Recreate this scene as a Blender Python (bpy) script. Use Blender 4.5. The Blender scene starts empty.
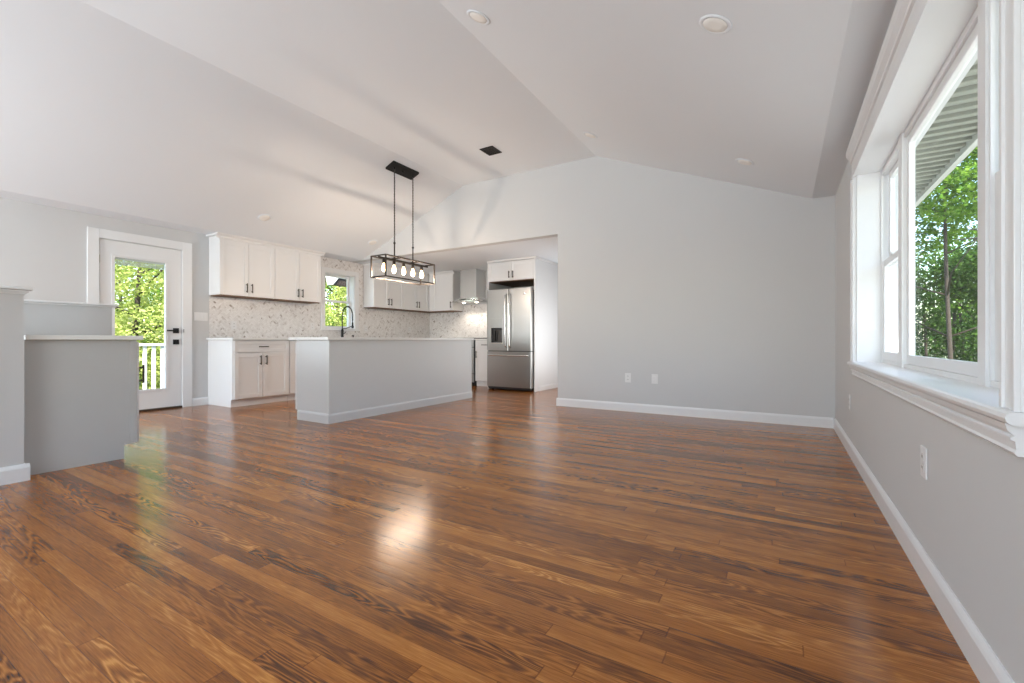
import bpy, bmesh, math, random
from mathutils import Vector, Matrix
R = math.radians
random.seed(7)
SC = bpy.context.scene
COL = SC.collection

# ------------------------------------------------------------------ camera, world, sun, light, exposure
cam_d = bpy.data.cameras.new('camera')
cam_d.sensor_width = 36.0
cam_d.lens = 449.0 / 1024.0 * 36.0
cam_d.shift_y = -1.0 / 1024.0
cam_d.clip_start = 0.02
cam_d.clip_end = 300
cam = bpy.data.objects.new('camera', cam_d)
COL.objects.link(cam)
cam.location = (0, 0, 0.88)
cam.rotation_euler = (R(90), 0, R(31.1))
SC.camera = cam

world = bpy.data.worlds.new('sky_world')
SC.world = world
world.use_nodes = True
wn = world.node_tree.nodes
wl = world.node_tree.links
wn.clear()
w_out = wn.new('ShaderNodeOutputWorld')
w_bg = wn.new('ShaderNodeBackground')
w_sky = wn.new('ShaderNodeTexSky')
w_sky.sky_type = 'NISHITA'
w_sky.sun_disc = False
w_sky.sun_elevation = R(55)
w_sky.sun_rotation = R(160)
w_sky.air_density = 1.2
w_sky.dust_density = 1.5
w_bg.inputs['Strength'].default_value = 0.60
wl.new(w_sky.outputs[0], w_bg.inputs['Color'])
wl.new(w_bg.outputs[0], w_out.inputs['Surface'])

sun_d = bpy.data.lights.new('sun', 'SUN')
sun_d.energy = 14.5
sun_d.angle = R(0.6)
sun_d.color = (1.0, 0.95, 0.86)
sun = bpy.data.objects.new('sun', sun_d)
COL.objects.link(sun)
SUN_DIR = Vector((0.34, -0.62, 0.80)).normalized()     # towards the sun
sun.rotation_euler = SUN_DIR.to_track_quat('Z', 'Y').to_euler()

def area_light(name, loc, target, sx, sy, power, color):
    d = bpy.data.lights.new(name, 'AREA')
    d.shape = 'RECTANGLE'
    d.size, d.size_y, d.energy, d.color = sx, sy, power, color
    o = bpy.data.objects.new(name, d)
    COL.objects.link(o)
    o.location = loc
    o.rotation_euler = (Vector(target) - Vector(loc)).to_track_quat('-Z', 'Y').to_euler()
    return o
# added, unseen fill lights: two in the front-wall openings tilted up, one in the alcove
area_light('fill_light', (-1.15, -2.75, 1.45), (-1.15, -1.75, 2.10), 2.3, 1.6, 66, (0.87, 0.94, 1.0))
area_light('fill_light', (-5.45, -2.75, 1.45), (-5.45, -1.75, 2.00), 2.0, 1.6, 190, (0.86, 0.935, 1.0))
area_light('fill_light', (-2.62, 6.65, 1.35), (-4.2, 6.65, 1.6), 1.5, 2.0, 24, (0.95, 0.975, 1.0))

vs = SC.view_settings
vs.view_transform = 'Standard'
vs.look = 'None'
vs.exposure = 0.12
vs.gamma = 1.0
vs.use_curve_mapping = False
SC.cycles.max_bounces = 10
SC.cycles.diffuse_bounces = 6
SC.cycles.glossy_bounces = 4
SC.cycles.transparent_max_bounces = 16
SC.cycles.sample_clamp_indirect = 6.0

# ------------------------------------------------------------------ materials
def new_mat(name):
    m = bpy.data.materials.new(name)
    m.use_nodes = True
    nt = m.node_tree
    return m, nt, nt.nodes['Principled BSDF']

def pmat(name, color, rough=0.5, metal=0.0, var=0.03, scale=6.0, bump=0.0, coat=0.0, spec=0.5, emit=None, estr=0.0):
    m, nt, b = new_mat(name)
    N, L = nt.nodes, nt.links
    tc = N.new('ShaderNodeTexCoord')
    nz = N.new('ShaderNodeTexNoise')
    nz.inputs['Scale'].default_value = scale
    nz.inputs['Detail'].default_value = 4
    L.new(tc.outputs['Object'], nz.inputs['Vector'])
    mx = N.new('ShaderNodeMix')
    mx.data_type = 'RGBA'
    c = Vector(color)
    mx.inputs[6].default_value = (*[max(0, x * (1 - var)) for x in c], 1)
    mx.inputs[7].default_value = (*[min(1, x * (1 + var)) for x in c], 1)
    L.new(nz.outputs['Fac'], mx.inputs[0])
    L.new(mx.outputs[2], b.inputs['Base Color'])
    b.inputs['Roughness'].default_value = rough
    b.inputs['Metallic'].default_value = metal
    b.inputs['Specular IOR Level'].default_value = spec
    if coat:
        b.inputs['Coat Weight'].default_value = coat
        b.inputs['Coat Roughness'].default_value = 0.1
    if bump:
        bp = N.new('ShaderNodeBump')
        bp.inputs['Strength'].default_value = bump
        bp.inputs['Distance'].default_value = 0.002
        n2 = N.new('ShaderNodeTexNoise')
        n2.inputs['Scale'].default_value = 180
        L.new(tc.outputs['Object'], n2.inputs['Vector'])
        L.new(n2.outputs['Fac'], bp.inputs['Height'])
        L.new(bp.outputs[0], b.inputs['Normal'])
    if emit:
        b.inputs['Emission Color'].default_value = (*emit, 1)
        b.inputs['Emission Strength'].default_value = estr
    return m

def brushed(name, color, rough, vertical=True):
    m, nt, b = new_mat(name)
    N, L = nt.nodes, nt.links
    tc = N.new('ShaderNodeTexCoord')
    mp = N.new('ShaderNodeMapping')
    mp.inputs['Scale'].default_value = (900, 900, 0.6) if vertical else (0.6, 0.6, 900)
    nz = N.new('ShaderNodeTexNoise')
    nz.inputs['Scale'].default_value = 1.0
    L.new(tc.outputs['Object'], mp.inputs[0])
    L.new(mp.outputs[0], nz.inputs['Vector'])
    mr = N.new('ShaderNodeMapRange')
    mr.inputs[3].default_value = rough - 0.015
    mr.inputs[4].default_value = rough + 0.02
    L.new(nz.outputs['Fac'], mr.inputs[0])
    L.new(mr.outputs[0], b.inputs['Roughness'])
    b.inputs['Base Color'].default_value = (*color, 1)
    b.inputs['Metallic'].default_value = 1.0
    b.inputs['Anisotropic'].default_value = 0.4
    return m

def glass_mat(name, tint=(0.97, 0.99, 0.98), refl=0.12):
    m = bpy.data.materials.new(name)
    m.use_nodes = True
    nt = m.node_tree
    N, L = nt.nodes, nt.links
    N.clear()
    out = N.new('ShaderNodeOutputMaterial')
    tr = N.new('ShaderNodeBsdfTransparent')
    tr.inputs[0].default_value = (*tint, 1)
    gl = N.new('ShaderNodeBsdfGlossy')
    gl.inputs['Roughness'].default_value = 0.01
    fr = N.new('ShaderNodeFresnel')
    fr.inputs[0].default_value = 1.45
    mu = N.new('ShaderNodeMath')
    mu.operation = 'MULTIPLY'
    mu.inputs[1].default_value = refl
    mx = N.new('ShaderNodeMixShader')
    L.new(fr.outputs[0], mu.inputs[0])
    L.new(mu.outputs[0], mx.inputs[0])
    L.new(tr.outputs[0], mx.inputs[1])
    L.new(gl.outputs[0], mx.inputs[2])
    L.new(mx.outputs[0], out.inputs['Surface'])
    return m

def floor_mat():
    m, nt, b = new_mat('oak_strip_floor')
    N, L = nt.nodes, nt.links
    def math_(op, a, c=None, v=None):
        n = N.new('ShaderNodeMath')
        n.operation = op
        for i, s in enumerate((a, c)):
            if s is None: continue
            if isinstance(s, (int, float)): n.inputs[i].default_value = s
            else: L.new(s, n.inputs[i])
        return n.outputs[0]
    tc = N.new('ShaderNodeTexCoord')
    sp = N.new('ShaderNodeSeparateXYZ')
    L.new(tc.outputs['Object'], sp.inputs[0])
    x, y = sp.outputs[0], sp.outputs[1]
    W, LEN = 0.0572, 1.35
    yr = math_('DIVIDE', y, W)
    row = math_('FLOOR', yr)
    fy = math_('FRACT', yr)
    w1 = N.new('ShaderNodeTexWhiteNoise'); w1.noise_dimensions = '1D'
    L.new(row, w1.inputs['W'])
    xs = math_('ADD', math_('DIVIDE', x, LEN), math_('MULTIPLY', w1.outputs['Value'], 17.3))
    pid = math_('FLOOR', xs)
    fx = math_('FRACT', xs)
    cb = N.new('ShaderNodeCombineXYZ')
    L.new(pid, cb.inputs[0]); L.new(row, cb.inputs[1])
    w2 = N.new('ShaderNodeTexWhiteNoise'); w2.noise_dimensions = '3D'
    L.new(cb.outputs[0], w2.inputs['Vector'])
    rnd = w2.outputs['Value']
    sc2 = N.new('ShaderNodeSeparateColor'); L.new(w2.outputs['Color'], sc2.inputs[0]); w2c = sc2.outputs[1]
    # grain coordinates, shifted per board
    gv = N.new('ShaderNodeCombineXYZ')
    L.new(math_('ADD', x, math_('MULTIPLY', rnd, 91.0)), gv.inputs[0])
    L.new(math_('ADD', y, math_('MULTIPLY', rnd, 37.0)), gv.inputs[1])
    m1 = N.new('ShaderNodeMapping'); m1.inputs['Scale'].default_value = (1.6, 13.0, 1)
    L.new(gv.outputs[0], m1.inputs[0])
    n1 = N.new('ShaderNodeTexNoise'); n1.inputs['Scale'].default_value = 1.0; n1.inputs['Detail'].default_value = 2.0; n1.inputs['Roughness'].default_value = 0.45
    L.new(m1.outputs[0], n1.inputs['Vector'])
    rings = math_('SINE', math_('MULTIPLY', n1.outputs['Fac'], 95.0))
    rings = math_('MULTIPLY_ADD', rings, 0.5); rings.node.inputs[2].default_value = 0.5
    rings = math_('POWER', rings, 1.6)
    m2 = N.new('ShaderNodeMapping'); m2.inputs['Scale'].default_value = (9.0, 260.0, 1)
    L.new(gv.outputs[0], m2.inputs[0])
    n2 = N.new('ShaderNodeTexNoise'); n2.inputs['Scale'].default_value = 1.0; n2.inputs['Detail'].default_value = 5.0; n2.inputs['Roughness'].default_value = 0.65
    L.new(m2.outputs[0], n2.inputs['Vector'])
    m3 = N.new('ShaderNodeMapping'); m3.inputs['Scale'].default_value = (0.9, 7.0, 1)
    L.new(gv.outputs[0], m3.inputs[0])
    n3 = N.new('ShaderNodeTexNoise'); n3.inputs['Scale'].default_value = 1.0; n3.inputs['Detail'].default_value = 3.0
    L.new(m3.outputs[0], n3.inputs['Vector'])
    # board tone
    f = math_('MULTIPLY', rnd, 0.36)
    f = math_('ADD', f, math_('MULTIPLY', math_('SUBTRACT', n3.outputs['Fac'], 0.5), 1.1))
    f = math_('ADD', f, math_('MULTIPLY', math_('SUBTRACT', rings, 0.5), math_('MULTIPLY', math_('POWER', w2c, 2.0), 0.60)))
    f = math_('ADD', f, math_('MULTIPLY', math_('SUBTRACT', n2.outputs['Fac'], 0.5), 1.25))
    f = math_('ADD', f, 0.30)
    cr = N.new('ShaderNodeValToRGB')
    e = cr.color_ramp.elements
    e[0].position = 0.0; e[0].color = (0.068, 0.021, 0.0045, 1)
    e[1].position = 1.0; e[1].color = (0.62, 0.275, 0.066, 1)
    for p, c in ((0.28, (0.200, 0.064, 0.0100, 1)), (0.55, (0.345, 0.119, 0.0185, 1)), (0.8, (0.47, 0.184, 0.034, 1))):
        q = cr.color_ramp.elements.new(p); q.color = c
    L.new(f, cr.inputs[0])
    # gaps between boards
    gy = math_('LESS_THAN', math_('ABSOLUTE', math_('SUBTRACT', fy, 0.5)), 0.483)
    gx = math_('LESS_THAN', math_('ABSOLUTE', math_('SUBTRACT', fx, 0.5)), 0.4985)
    gap = math_('MULTIPLY', gy, gx)
    mx = N.new('ShaderNodeMix'); mx.data_type = 'RGBA'; mx.blend_type = 'MULTIPLY'
    L.new(math_('SUBTRACT', 1.0, gap), mx.inputs[0])
    L.new(cr.outputs[0], mx.inputs[6])
    mx.inputs[7].default_value = (0.60, 0.52, 0.46, 1)
    L.new(mx.outputs[2], b.inputs['Base Color'])
    # gloss: satin polyurethane, slightly cupped boards
    rr = N.new('ShaderNodeMapRange')
    rr.inputs[3].default_value = 0.14; rr.inputs[4].default_value = 0.24
    L.new(n3.outputs['Fac'], rr.inputs[0])
    L.new(rr.outputs[0], b.inputs['Roughness'])
    b.inputs['Specular IOR Level'].default_value = 0.45
    b.inputs['Coat Weight'].default_value = 0.0; b.inputs['Coat Roughness'].default_value = 0.11
    cup = math_('MULTIPLY', math_('POWER', math_('ABSOLUTE', math_('MULTIPLY', math_('SUBTRACT', fy, 0.5), 2.0)), 4.0), -0.25)
    hgt = math_('ADD', cup, math_('MULTIPLY', n2.outputs['Fac'], 0.10))
    hgt = math_('ADD', hgt, math_('MULTIPLY', rnd, 0.10))
    hgt = math_('ADD', hgt, math_('MULTIPLY', gap, 0.25))
    n5 = N.new('ShaderNodeTexNoise'); n5.inputs['Scale'].default_value = 9.0; n5.inputs['Detail'].default_value = 1.0
    L.new(tc.outputs['Object'], n5.inputs['Vector'])
    hgt = math_('ADD', hgt, math_('MULTIPLY', n5.outputs['Fac'], 0.5))
    bp = N.new('ShaderNodeBump')
    bp.inputs['Strength'].default_value = 0.28; bp.inputs['Distance'].default_value = 0.002
    L.new(hgt, bp.inputs['Height'])
    L.new(bp.outputs[0], b.inputs['Normal']); L.new(bp.outputs[0], b.inputs['Coat Normal'])
    return m

def tile_mat():
    m, nt, b = new_mat('marble_tile')
    N, L = nt.nodes, nt.links
    tc = N.new('ShaderNodeTexCoord')
    ge = N.new('ShaderNodeNewGeometry')
    add = N.new('ShaderNodeVectorMath'); add.operation = 'ADD'
    sc = N.new('ShaderNodeVectorMath'); sc.operation = 'SCALE'
    cmb = N.new('ShaderNodeCombineXYZ')
    for i in range(3): L.new(ge.outputs['Random Per Island'], cmb.inputs[i])
    L.new(cmb.outputs[0], sc.inputs[0]); sc.inputs['Scale'].default_value = 40
    L.new(tc.outputs['Object'], add.inputs[0]); L.new(sc.outputs[0], add.inputs[1])
    n = N.new('ShaderNodeTexNoise'); n.inputs['Scale'].default_value = 7.0; n.inputs['Detail'].default_value = 6; n.inputs['Distortion'].default_value = 1.2
    L.new(add.outputs[0], n.inputs['Vector'])
    cr = N.new('ShaderNodeValToRGB')
    el = cr.color_ramp.elements
    el[0].position = 0.27; el[0].color = (0.24, 0.20, 0.17, 1)
    el[1].position = 0.58; el[1].color = (0.80, 0.785, 0.775, 1)
    q = el.new(0.335); q.color = (0.50, 0.46, 0.43, 1)
    q = el.new(0.41); q.color = (0.70, 0.68, 0.665, 1)
    L.new(n.outputs['Fac'], cr.inputs[0])
    L.new(cr.outputs[0], b.inputs['Base Color'])
    b.inputs['Roughness'].default_value = 0.28
    return m

def leaf_mat(name, c1, c2, trans):
    m = bpy.data.materials.new(name)
    m.use_nodes = True
    nt = m.node_tree
    N, L = nt.nodes, nt.links
    N.clear()
    out = N.new('ShaderNodeOutputMaterial')
    ge = N.new('ShaderNodeNewGeometry')
    mx = N.new('ShaderNodeMix'); mx.data_type = 'RGBA'
    mx.inputs[6].default_value = (*c1, 1); mx.inputs[7].default_value = (*c2, 1)
    L.new(ge.outputs['Random Per Island'], mx.inputs[0])
    d = N.new('ShaderNodeBsdfDiffuse'); t = N.new('ShaderNodeBsdfTranslucent')
    L.new(mx.outputs[2], d.inputs[0]); L.new(mx.outputs[2], t.inputs[0])
    ms = N.new('ShaderNodeMixShader'); ms.inputs[0].default_value = trans
    L.new(d.outputs[0], ms.inputs[1]); L.new(t.outputs[0], ms.inputs[2])
    L.new(ms.outputs[0], out.inputs['Surface'])
    return m

M = {}
M['wall'] = pmat('wall_paint', (0.610, 0.614, 0.616), 0.75, var=0.012, scale=2.0, bump=0.05)
M['ceiling'] = pmat('ceiling_paint', (0.775, 0.805, 0.84), 0.85, var=0.01, scale=2.0)
M['trim'] = pmat('white_trim_paint', (0.79, 0.80, 0.81), 0.32, var=0.01)
M['cab'] = pmat('white_cabinet_paint', (0.79, 0.79, 0.79), 0.34, var=0.01)
M['island'] = pmat('light_grey_island_paint', (0.67, 0.685, 0.69), 0.42, var=0.012)
M['greycab'] = pmat('grey_end_panel', (0.52, 0.525, 0.52), 0.45, var=0.015)  # even grey for the end panel, darker than the island
M['quartz'] = pmat('white_quartz', (0.80, 0.80, 0.785), 0.16, var=0.03, scale=40)
M['steel'] = brushed('brushed_steel', (0.40, 0.395, 0.385), 0.30)
M['steel_h'] = brushed('polished_steel', (0.80, 0.79, 0.78), 0.16, False)
M['steel_c'] = brushed('light_brushed_steel', (0.66, 0.655, 0.64), 0.34)
M['darksteel'] = pmat('dark_side_steel', (0.035, 0.035, 0.037), 0.45, 0.3)
M['black'] = pmat('black_metal', (0.015, 0.015, 0.016), 0.42, 0.4, var=0.1)
M['bronze'] = pmat('dark_bronze', (0.060, 0.050, 0.043), 0.42, 0.6, var=0.1)
M['blackglass'] = pmat('black_oven_glass', (0.01, 0.01, 0.011), 0.06, coat=0.5)
M['plastic'] = pmat('white_plastic', (0.78, 0.78, 0.78), 0.35, var=0.005)
M['slot'] = pmat('dark_slot', (0.05, 0.05, 0.05), 0.6)
M['floor'] = floor_mat()
M['tile'] = tile_mat()
M['grout'] = pmat('tile_grout', (0.62, 0.59, 0.57), 0.8)
M['glass'] = glass_mat('window_glass')
M['hoodglass'] = glass_mat('canopy_glass', (0.88, 0.91, 0.91), 2.4)
M['bulb'] = pmat('lit_bulb', (1, 0.9, 0.75), 0.3, emit=(1.0, 0.60, 0.27), estr=9.0)
M['hoodlamp'] = pmat('hood_lamp', (1, 0.95, 0.85), 0.3, emit=(1.0, 0.88, 0.70), estr=12.0)
M['lens'] = pmat('downlight_lens', (0.74, 0.72, 0.69), 0.5, emit=(1.0, 0.93, 0.82), estr=0.07)
M['blind'] = pmat('blind_slats', (0.62, 0.66, 0.66), 0.45)
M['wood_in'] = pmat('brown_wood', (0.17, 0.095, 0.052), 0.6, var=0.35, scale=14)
M['shaded_wood'] = pmat('shaded_brown_wood', (0.050, 0.032, 0.024), 0.7, var=0.3, scale=14)  # brown wood, its colour darkened to stand for a shaded underside
M['soffit'] = pmat('grey_green_vinyl_soffit', (0.27, 0.28, 0.235), 0.55, var=0.06)
M['siding'] = pmat('pale_vinyl_siding', (0.62, 0.63, 0.60), 0.6)
M['gutter'] = pmat('painted_fascia', (0.52, 0.52, 0.50), 0.5)
M['bark'] = pmat('bark', (0.045, 0.034, 0.026), 0.9, var=0.4, scale=12, bump=0.6)
M['leaf_bright'] = leaf_mat('bright_yellow_green_leaves', (0.24, 0.33, 0.055), (0.66, 0.67, 0.27), 0.42)
M['leaf_mid'] = leaf_mat('mid_green_leaves', (0.065, 0.16, 0.022), (0.22, 0.36, 0.055), 0.42)
M['leaf_dark'] = leaf_mat('dark_green_leaves', (0.028, 0.075, 0.018), (0.09, 0.17, 0.035), 0.35)
M['grass'] = pmat('lawn', (0.125, 0.15, 0.075), 0.9, var=0.4, scale=3)
M['deck'] = pmat('deck_boards', (0.34, 0.335, 0.325), 0.7, var=0.15, scale=9)
M['shingle'] = pmat('roof_shingle', (0.10, 0.09, 0.085), 0.9, var=0.3, scale=30)
M['stone'] = pmat('grey_stone', (0.22, 0.22, 0.21), 0.9, var=0.3, scale=6, bump=0.4)

# ------------------------------------------------------------------ mesh helper
class MB:
    """collects shapes into one bmesh; fn maps local (w, d, z) to the world"""
    def __init__(self, fn=None):
        self.bm = bmesh.new()
        self.fn = fn
    def _v(self, p):
        return self.bm.verts.new(self.fn(*p) if self.fn else p)
    def box(self, x0, x1, y0, y1, z0, z1, bev=0.0):
        x0, x1 = min(x0, x1), max(x0, x1); y0, y1 = min(y0, y1), max(y0, y1); z0, z1 = min(z0, z1), max(z0, z1)
        vs_ = [self._v(p) for p in ((x0,y0,z0),(x1,y0,z0),(x1,y1,z0),(x0,y1,z0),(x0,y0,z1),(x1,y0,z1),(x1,y1,z1),(x0,y1,z1))]
        fs = [self.bm.faces.new([vs_[i] for i in q]) for q in ((3,2,1,0),(4,5,6,7),(0,1,5,4),(1,2,6,5),(2,3,7,6),(3,0,4,7))]
        if bev:
            ed = list({e for f in fs for e in f.edges})
            bmesh.ops.bevel(self.bm, geom=ed, offset=bev, segments=2, affect='EDGES', profile=0.5)
        return self
    def prism(self, prof, axis, a, b):
        """closed 2-D outline swept along an axis: 'x' -> (y,z), 'y' -> (x,z), 'z' -> (x,y)"""
        def P(q, t):
            return {'x': (t, q[0], q[1]), 'y': (q[0], t, q[1]), 'z': (q[0], q[1], t)}[axis]
        A = [self._v(P(q, a)) for q in prof]; B = [self._v(P(q, b)) for q in prof]
        n = len(prof)
        self.bm.faces.new(A[::-1]); self.bm.faces.new(B)
        for i in range(n):
            self.bm.faces.new((A[i], A[(i+1) % n], B[(i+1) % n], B[i]))
        return self
    def tube(self, pts, r, seg=10, cap=True):
        pts = [Vector(p) for p in pts]
        rs = r if isinstance(r, (list, tuple)) else [r] * len(pts)
        rings = []
        up = None
        for i, p in enumerate(pts):
            t = (pts[min(i+1, len(pts)-1)] - pts[max(i-1, 0)]).normalized()
            if up is None:
                up = t.orthogonal().normalized()
            else:
                up = (up - t * up.dot(t)).normalized()
            s = t.cross(up)
            rings.append([self._v(tuple(p + (up * math.cos(2*math.pi*k/seg) + s * math.sin(2*math.pi*k/seg)) * rs[i])) for k in range(seg)])
        for a, b in zip(rings, rings[1:]):
            for k in range(seg):
                f = self.bm.faces.new((a[k], a[(k+1) % seg], b[(k+1) % seg], b[k])); f.smooth = True
        if cap:
            self.bm.faces.new(rings[0][::-1]); self.bm.faces.new(rings[-1])
        return self
    def lathe(self, prof, c, seg=24, axis=None):
        """prof: (radius, height) pairs about a vertical axis through c (or the given 3x3 frame)"""
        F = axis or Matrix.Identity(3)
        c = Vector(c)
        rings = []
        for r, h in prof:
            rings.append([self._v(tuple(c + F @ Vector((max(r, 1e-5) * math.cos(2*math.pi*k/seg), max(r, 1e-5) * math.sin(2*math.pi*k/seg), h)))) for k in range(seg)])
        for a, b in zip(rings, rings[1:]):
            for k in range(seg):
                f = self.bm.faces.new((a[k], a[(k+1) % seg], b[(k+1) % seg], b[k])); f.smooth = True
        self.bm.faces.new(rings[0][::-1]); self.bm.faces.new(rings[-1])
        return self
    def build(self, name, mat, parent=None, smooth=False):
        bmesh.ops.recalc_face_normals(self.bm, faces=self.bm.faces[:])
        me = bpy.data.meshes.new(name)
        self.bm.to_mesh(me); self.bm.free()
        me.materials.append(mat)
        o = bpy.data.objects.new(name, me)
        COL.objects.link(o)
        if parent is not None:
            attach(o, parent)
        return o

def world_loc(o):
    v = Vector(o.location)
    while o.parent is not None:
        o = o.parent
        v += Vector(o.location)
    return v
def attach(o, parent):
    o.parent = parent
    off = Vector((0, 0, 0)); p = parent
    # every parent is either an empty at a location or a mesh built in world coordinates at the origin of its own parent
    o.matrix_parent_inverse = Matrix.Identity(4)
    if p.get('_base') is not None:
        o.location = -Vector(p['_base'])
def tag(o, label=None, cat=None, group=None, kind=None):
    if label: o['label'] = label
    if cat: o['category'] = cat
    if group: o['group'] = group
    if kind: o['kind'] = kind
    return o
def thing(name, loc, label=None, cat=None, group=None, kind=None):
    o = bpy.data.objects.new(name, None)
    o.empty_display_size = 0.1
    COL.objects.link(o)
    o.location = loc
    o['_base'] = tuple(loc)
    return tag(o, label, cat, group, kind)
def structure(name, mb, mat, parent=None):
    o = mb.build(name, mat, parent)
    if parent is None: o['kind'] = 'structure'
    return o
def copy_tree(o, parent=None):
    c = o.copy(); COL.objects.link(c)
    if parent is not None: c.parent = parent
    for ch in list(o.children): copy_tree(ch, c)
    return c

# ------------------------------------------------------------------ dimensions
XR, XL, YB, YK, YF = 0.45, -6.78, 5.52, 7.66, -2.6
CH = 2.33
PX0 = -2.605            # left end of the living-room back wall

# ------------------------------------------------------------------ the setting: floor, ceiling, walls
structure('floor', MB().box(XL - .2, XR + .25, YF - .2, YK + .2, -0.12, 0.0), M['floor'])

cprof = [(XL - .2, CH), (-6.45, CH), (-4.21, 3.258), (-2.065, 3.258), (0.255, CH), (XR + .25, CH)]
structure('ceiling', MB().prism(cprof + [(x, z + .16) for x, z in reversed(cprof)], 'y', YF - .2, YB + .06), M['ceiling'])
structure('ceiling_kitchen', MB().box(XL - .2, PX0 + .15, YB + .1305, YK + .2, 2.32, 2.50), M['ceiling'])

# right wall (x = .45 inside), opening y 1.48-4.006, z .725-2.06
W1 = dict(y0=1.462, y1=4.006, z0=0.70, z1=2.065)
mb = MB()
mb.box(XR, XR + .25, YF - .2, W1['y0'], 0, CH); mb.box(XR, XR + .25, W1['y1'], YB + .3, 0, CH)
mb.box(XR, XR + .25, W1['y0'], W1['y1'], 0, W1['z0']); mb.box(XR, XR + .25, W1['y0'], W1['y1'], W1['z1'], CH)
structure('wall_right', mb, M['wall'])

# left wall with a door and the kitchen window
D0, D1, DZ = 1.975, 2.825, 2.075
K0, K1, KZ0, KZ1 = 4.97, 5.60, 1.09, 2.07
mb = MB()
for a, b, z0, z1 in ((YF - .2, D0, 0, 2.5), (D0, D1, DZ, 2.5), (D1, K0, 0, 2.5), (K0, K1, 0, KZ0), (K0, K1, KZ1, 2.5), (K1, YK + .2, 0, 2.5)):
    mb.box(XL - .2, XL, a, b, z0, min(z1, CH if b <= YB else 2.33))
structure('wall_left', mb, M['wall'])

# back wall: full height right of the kitchen opening, gable header above it
wp = [(XR, 0), (PX0, 0), (PX0, 2.32), (XL, 2.32), (-6.45, CH), (-4.21, 3.26), (-2.065, 3.26), (.255, CH), (XR, CH)]
structure('wall_back', MB().prism(wp, 'y', YB, YB + .13), M['wall'])
structure('wall_kitchen', MB().box(XL, PX0 + .15, YK, YK + .2, 0, 2.34), M['wall'])
structure('wall_alcove', MB().box(PX0, PX0 + .13, YB + .13, YK, 0, 2.32), M['wall'])

# front wall behind the camera with two openings added for the fill lights
mb = MB()
fw = [(-6.5, -4.4), (-2.35, 0.05)]
xs = [XL - .2] + [v for q in fw for v in q] + [XR + .25]
for i in range(0, len(xs), 2): mb.box(xs[i], xs[i + 1], YF - .2, YF, 0, CH)
for a, b in fw:
    mb.box(a, b, YF - .2, YF, 0, .6); mb.box(a, b, YF - .2, YF, 2.3, CH)
mb.prism([(XL - .2, CH), (-6.45, CH), (-4.21, 3.26), (-2.065, 3.26), (.255, CH), (XR + .25, CH)], 'y', YF - .2, YF)
structure('wall_front', mb, M['wall'])

# baseboards
def base_prof(h=.105, t=.016):
    return [(0, 0), (t, 0), (t, h - .022), (t * .75, h - .012), (t * .45, h - .004), (t * .3, h), (0, h)]
def baseboard(name, axis, at_, sign, a, b):
    prof = [(at_ + sign * d, z) for d, z in base_prof()]
    return structure(name, MB().prism(prof, axis, a, b), M['trim'])
baseboard('baseboard_right', 'y', XR, -1, YF, YB - .016)
baseboard('baseboard_back', 'x', YB, -1, PX0 - .016, XR - .016)
baseboard('baseboard_alcove', 'y', PX0, -1, YB, 7.0)
baseboard('baseboard_left', 'y', XL, 1, 2.936, 3.13)
baseboard('baseboard_entry', 'y', XL, 1, 1.6, 1.876)
baseboard('baseboard_front', 'x', YF, 1, XL, XR - .016)

# ------------------------------------------------------------------ right window: two double-hung units beside a picture window
win = thing('window_1', (XR, 2.75, .715), kind='structure')
y0, y1, zS, zH = W1['y0'], W1['y1'], 0.727, 2.052
t = .016
mb = MB()      # jamb liner
mb.box(XR - .001, .66, y1 - .014, y1 - .0005, zS, zH); mb.box(XR - .001, .66, y0 + .0005, y0 + t, zS, zH)
mb.box(XR - .001, .66, y0 + .0005, y1 - .0005, zH, zH + .0125)
mb.build('jamb_liner', M['trim'], win)
mb = MB()      # casing, far and near sides then the tall crowned head
for ya, yb_ in ((y1 - .002, y1 + .092), (y0 - .088, y0 + .005)):
    mb.box(XR - .018, XR, ya, yb_, zS, zH, .003)
    inner = yb_ if ya < 2 else ya
    s = -1 if ya < 2 else 1
    mb.box(XR - .024, XR - .016, inner + s * .0, inner + s * .016, zS, zH, .002)
    mb.box(XR - .028, XR - .016, (ya if ya < 2 else yb_) - s * .0 , (ya if ya < 2 else yb_) - s * .018, zS, zH, .002)
ha, hb = y0 - .112, y1 + .106
mb.prism([(XR, zH - .004), (XR - .024, zH - .004), (XR - .024, zH + .012), (XR - .018, zH + .016), (XR - .018, zH + .12),
          (XR - .028, zH + .125), (XR - .028, zH + .145), (XR - .045, zH + .165), (XR - .052, zH + .185), (XR - .052, zH + .21), (XR, zH + .21)], 'y', ha, hb)
mb.build('casing', M['trim'], win)
sb = MB()      # stool with horns, rounded nose
sprof = [(.60, .700), (XR - .034, .700), (XR - .042, .705), (XR - .045, .714), (XR - .042, .723), (XR - .034, .727), (.60, .727)]
sb.box(XR - .0003, .60, y0 + .001, y1 - .001, .7005, .727)
sb.prism([(XR - .0003 if x > XR else x, z) for x, z in sprof], 'y', y0 - .100, y1 + .115)
sb.build('stool', M['trim'], win)
ab = MB()
ab.prism([(XR, .699), (XR - .034, .699), (XR - .030, .684), (XR - .022, .676), (XR - .018, .672), (XR - .025, .669), (XR - .025, .663),
          (XR - .018, .660), (XR - .016, .642), (XR - .020, .636), (XR - .014, .628), (XR, .628)], 'y', y0 - .062, y1 + .095)
ab.build('apron', M['trim'], win)
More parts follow.
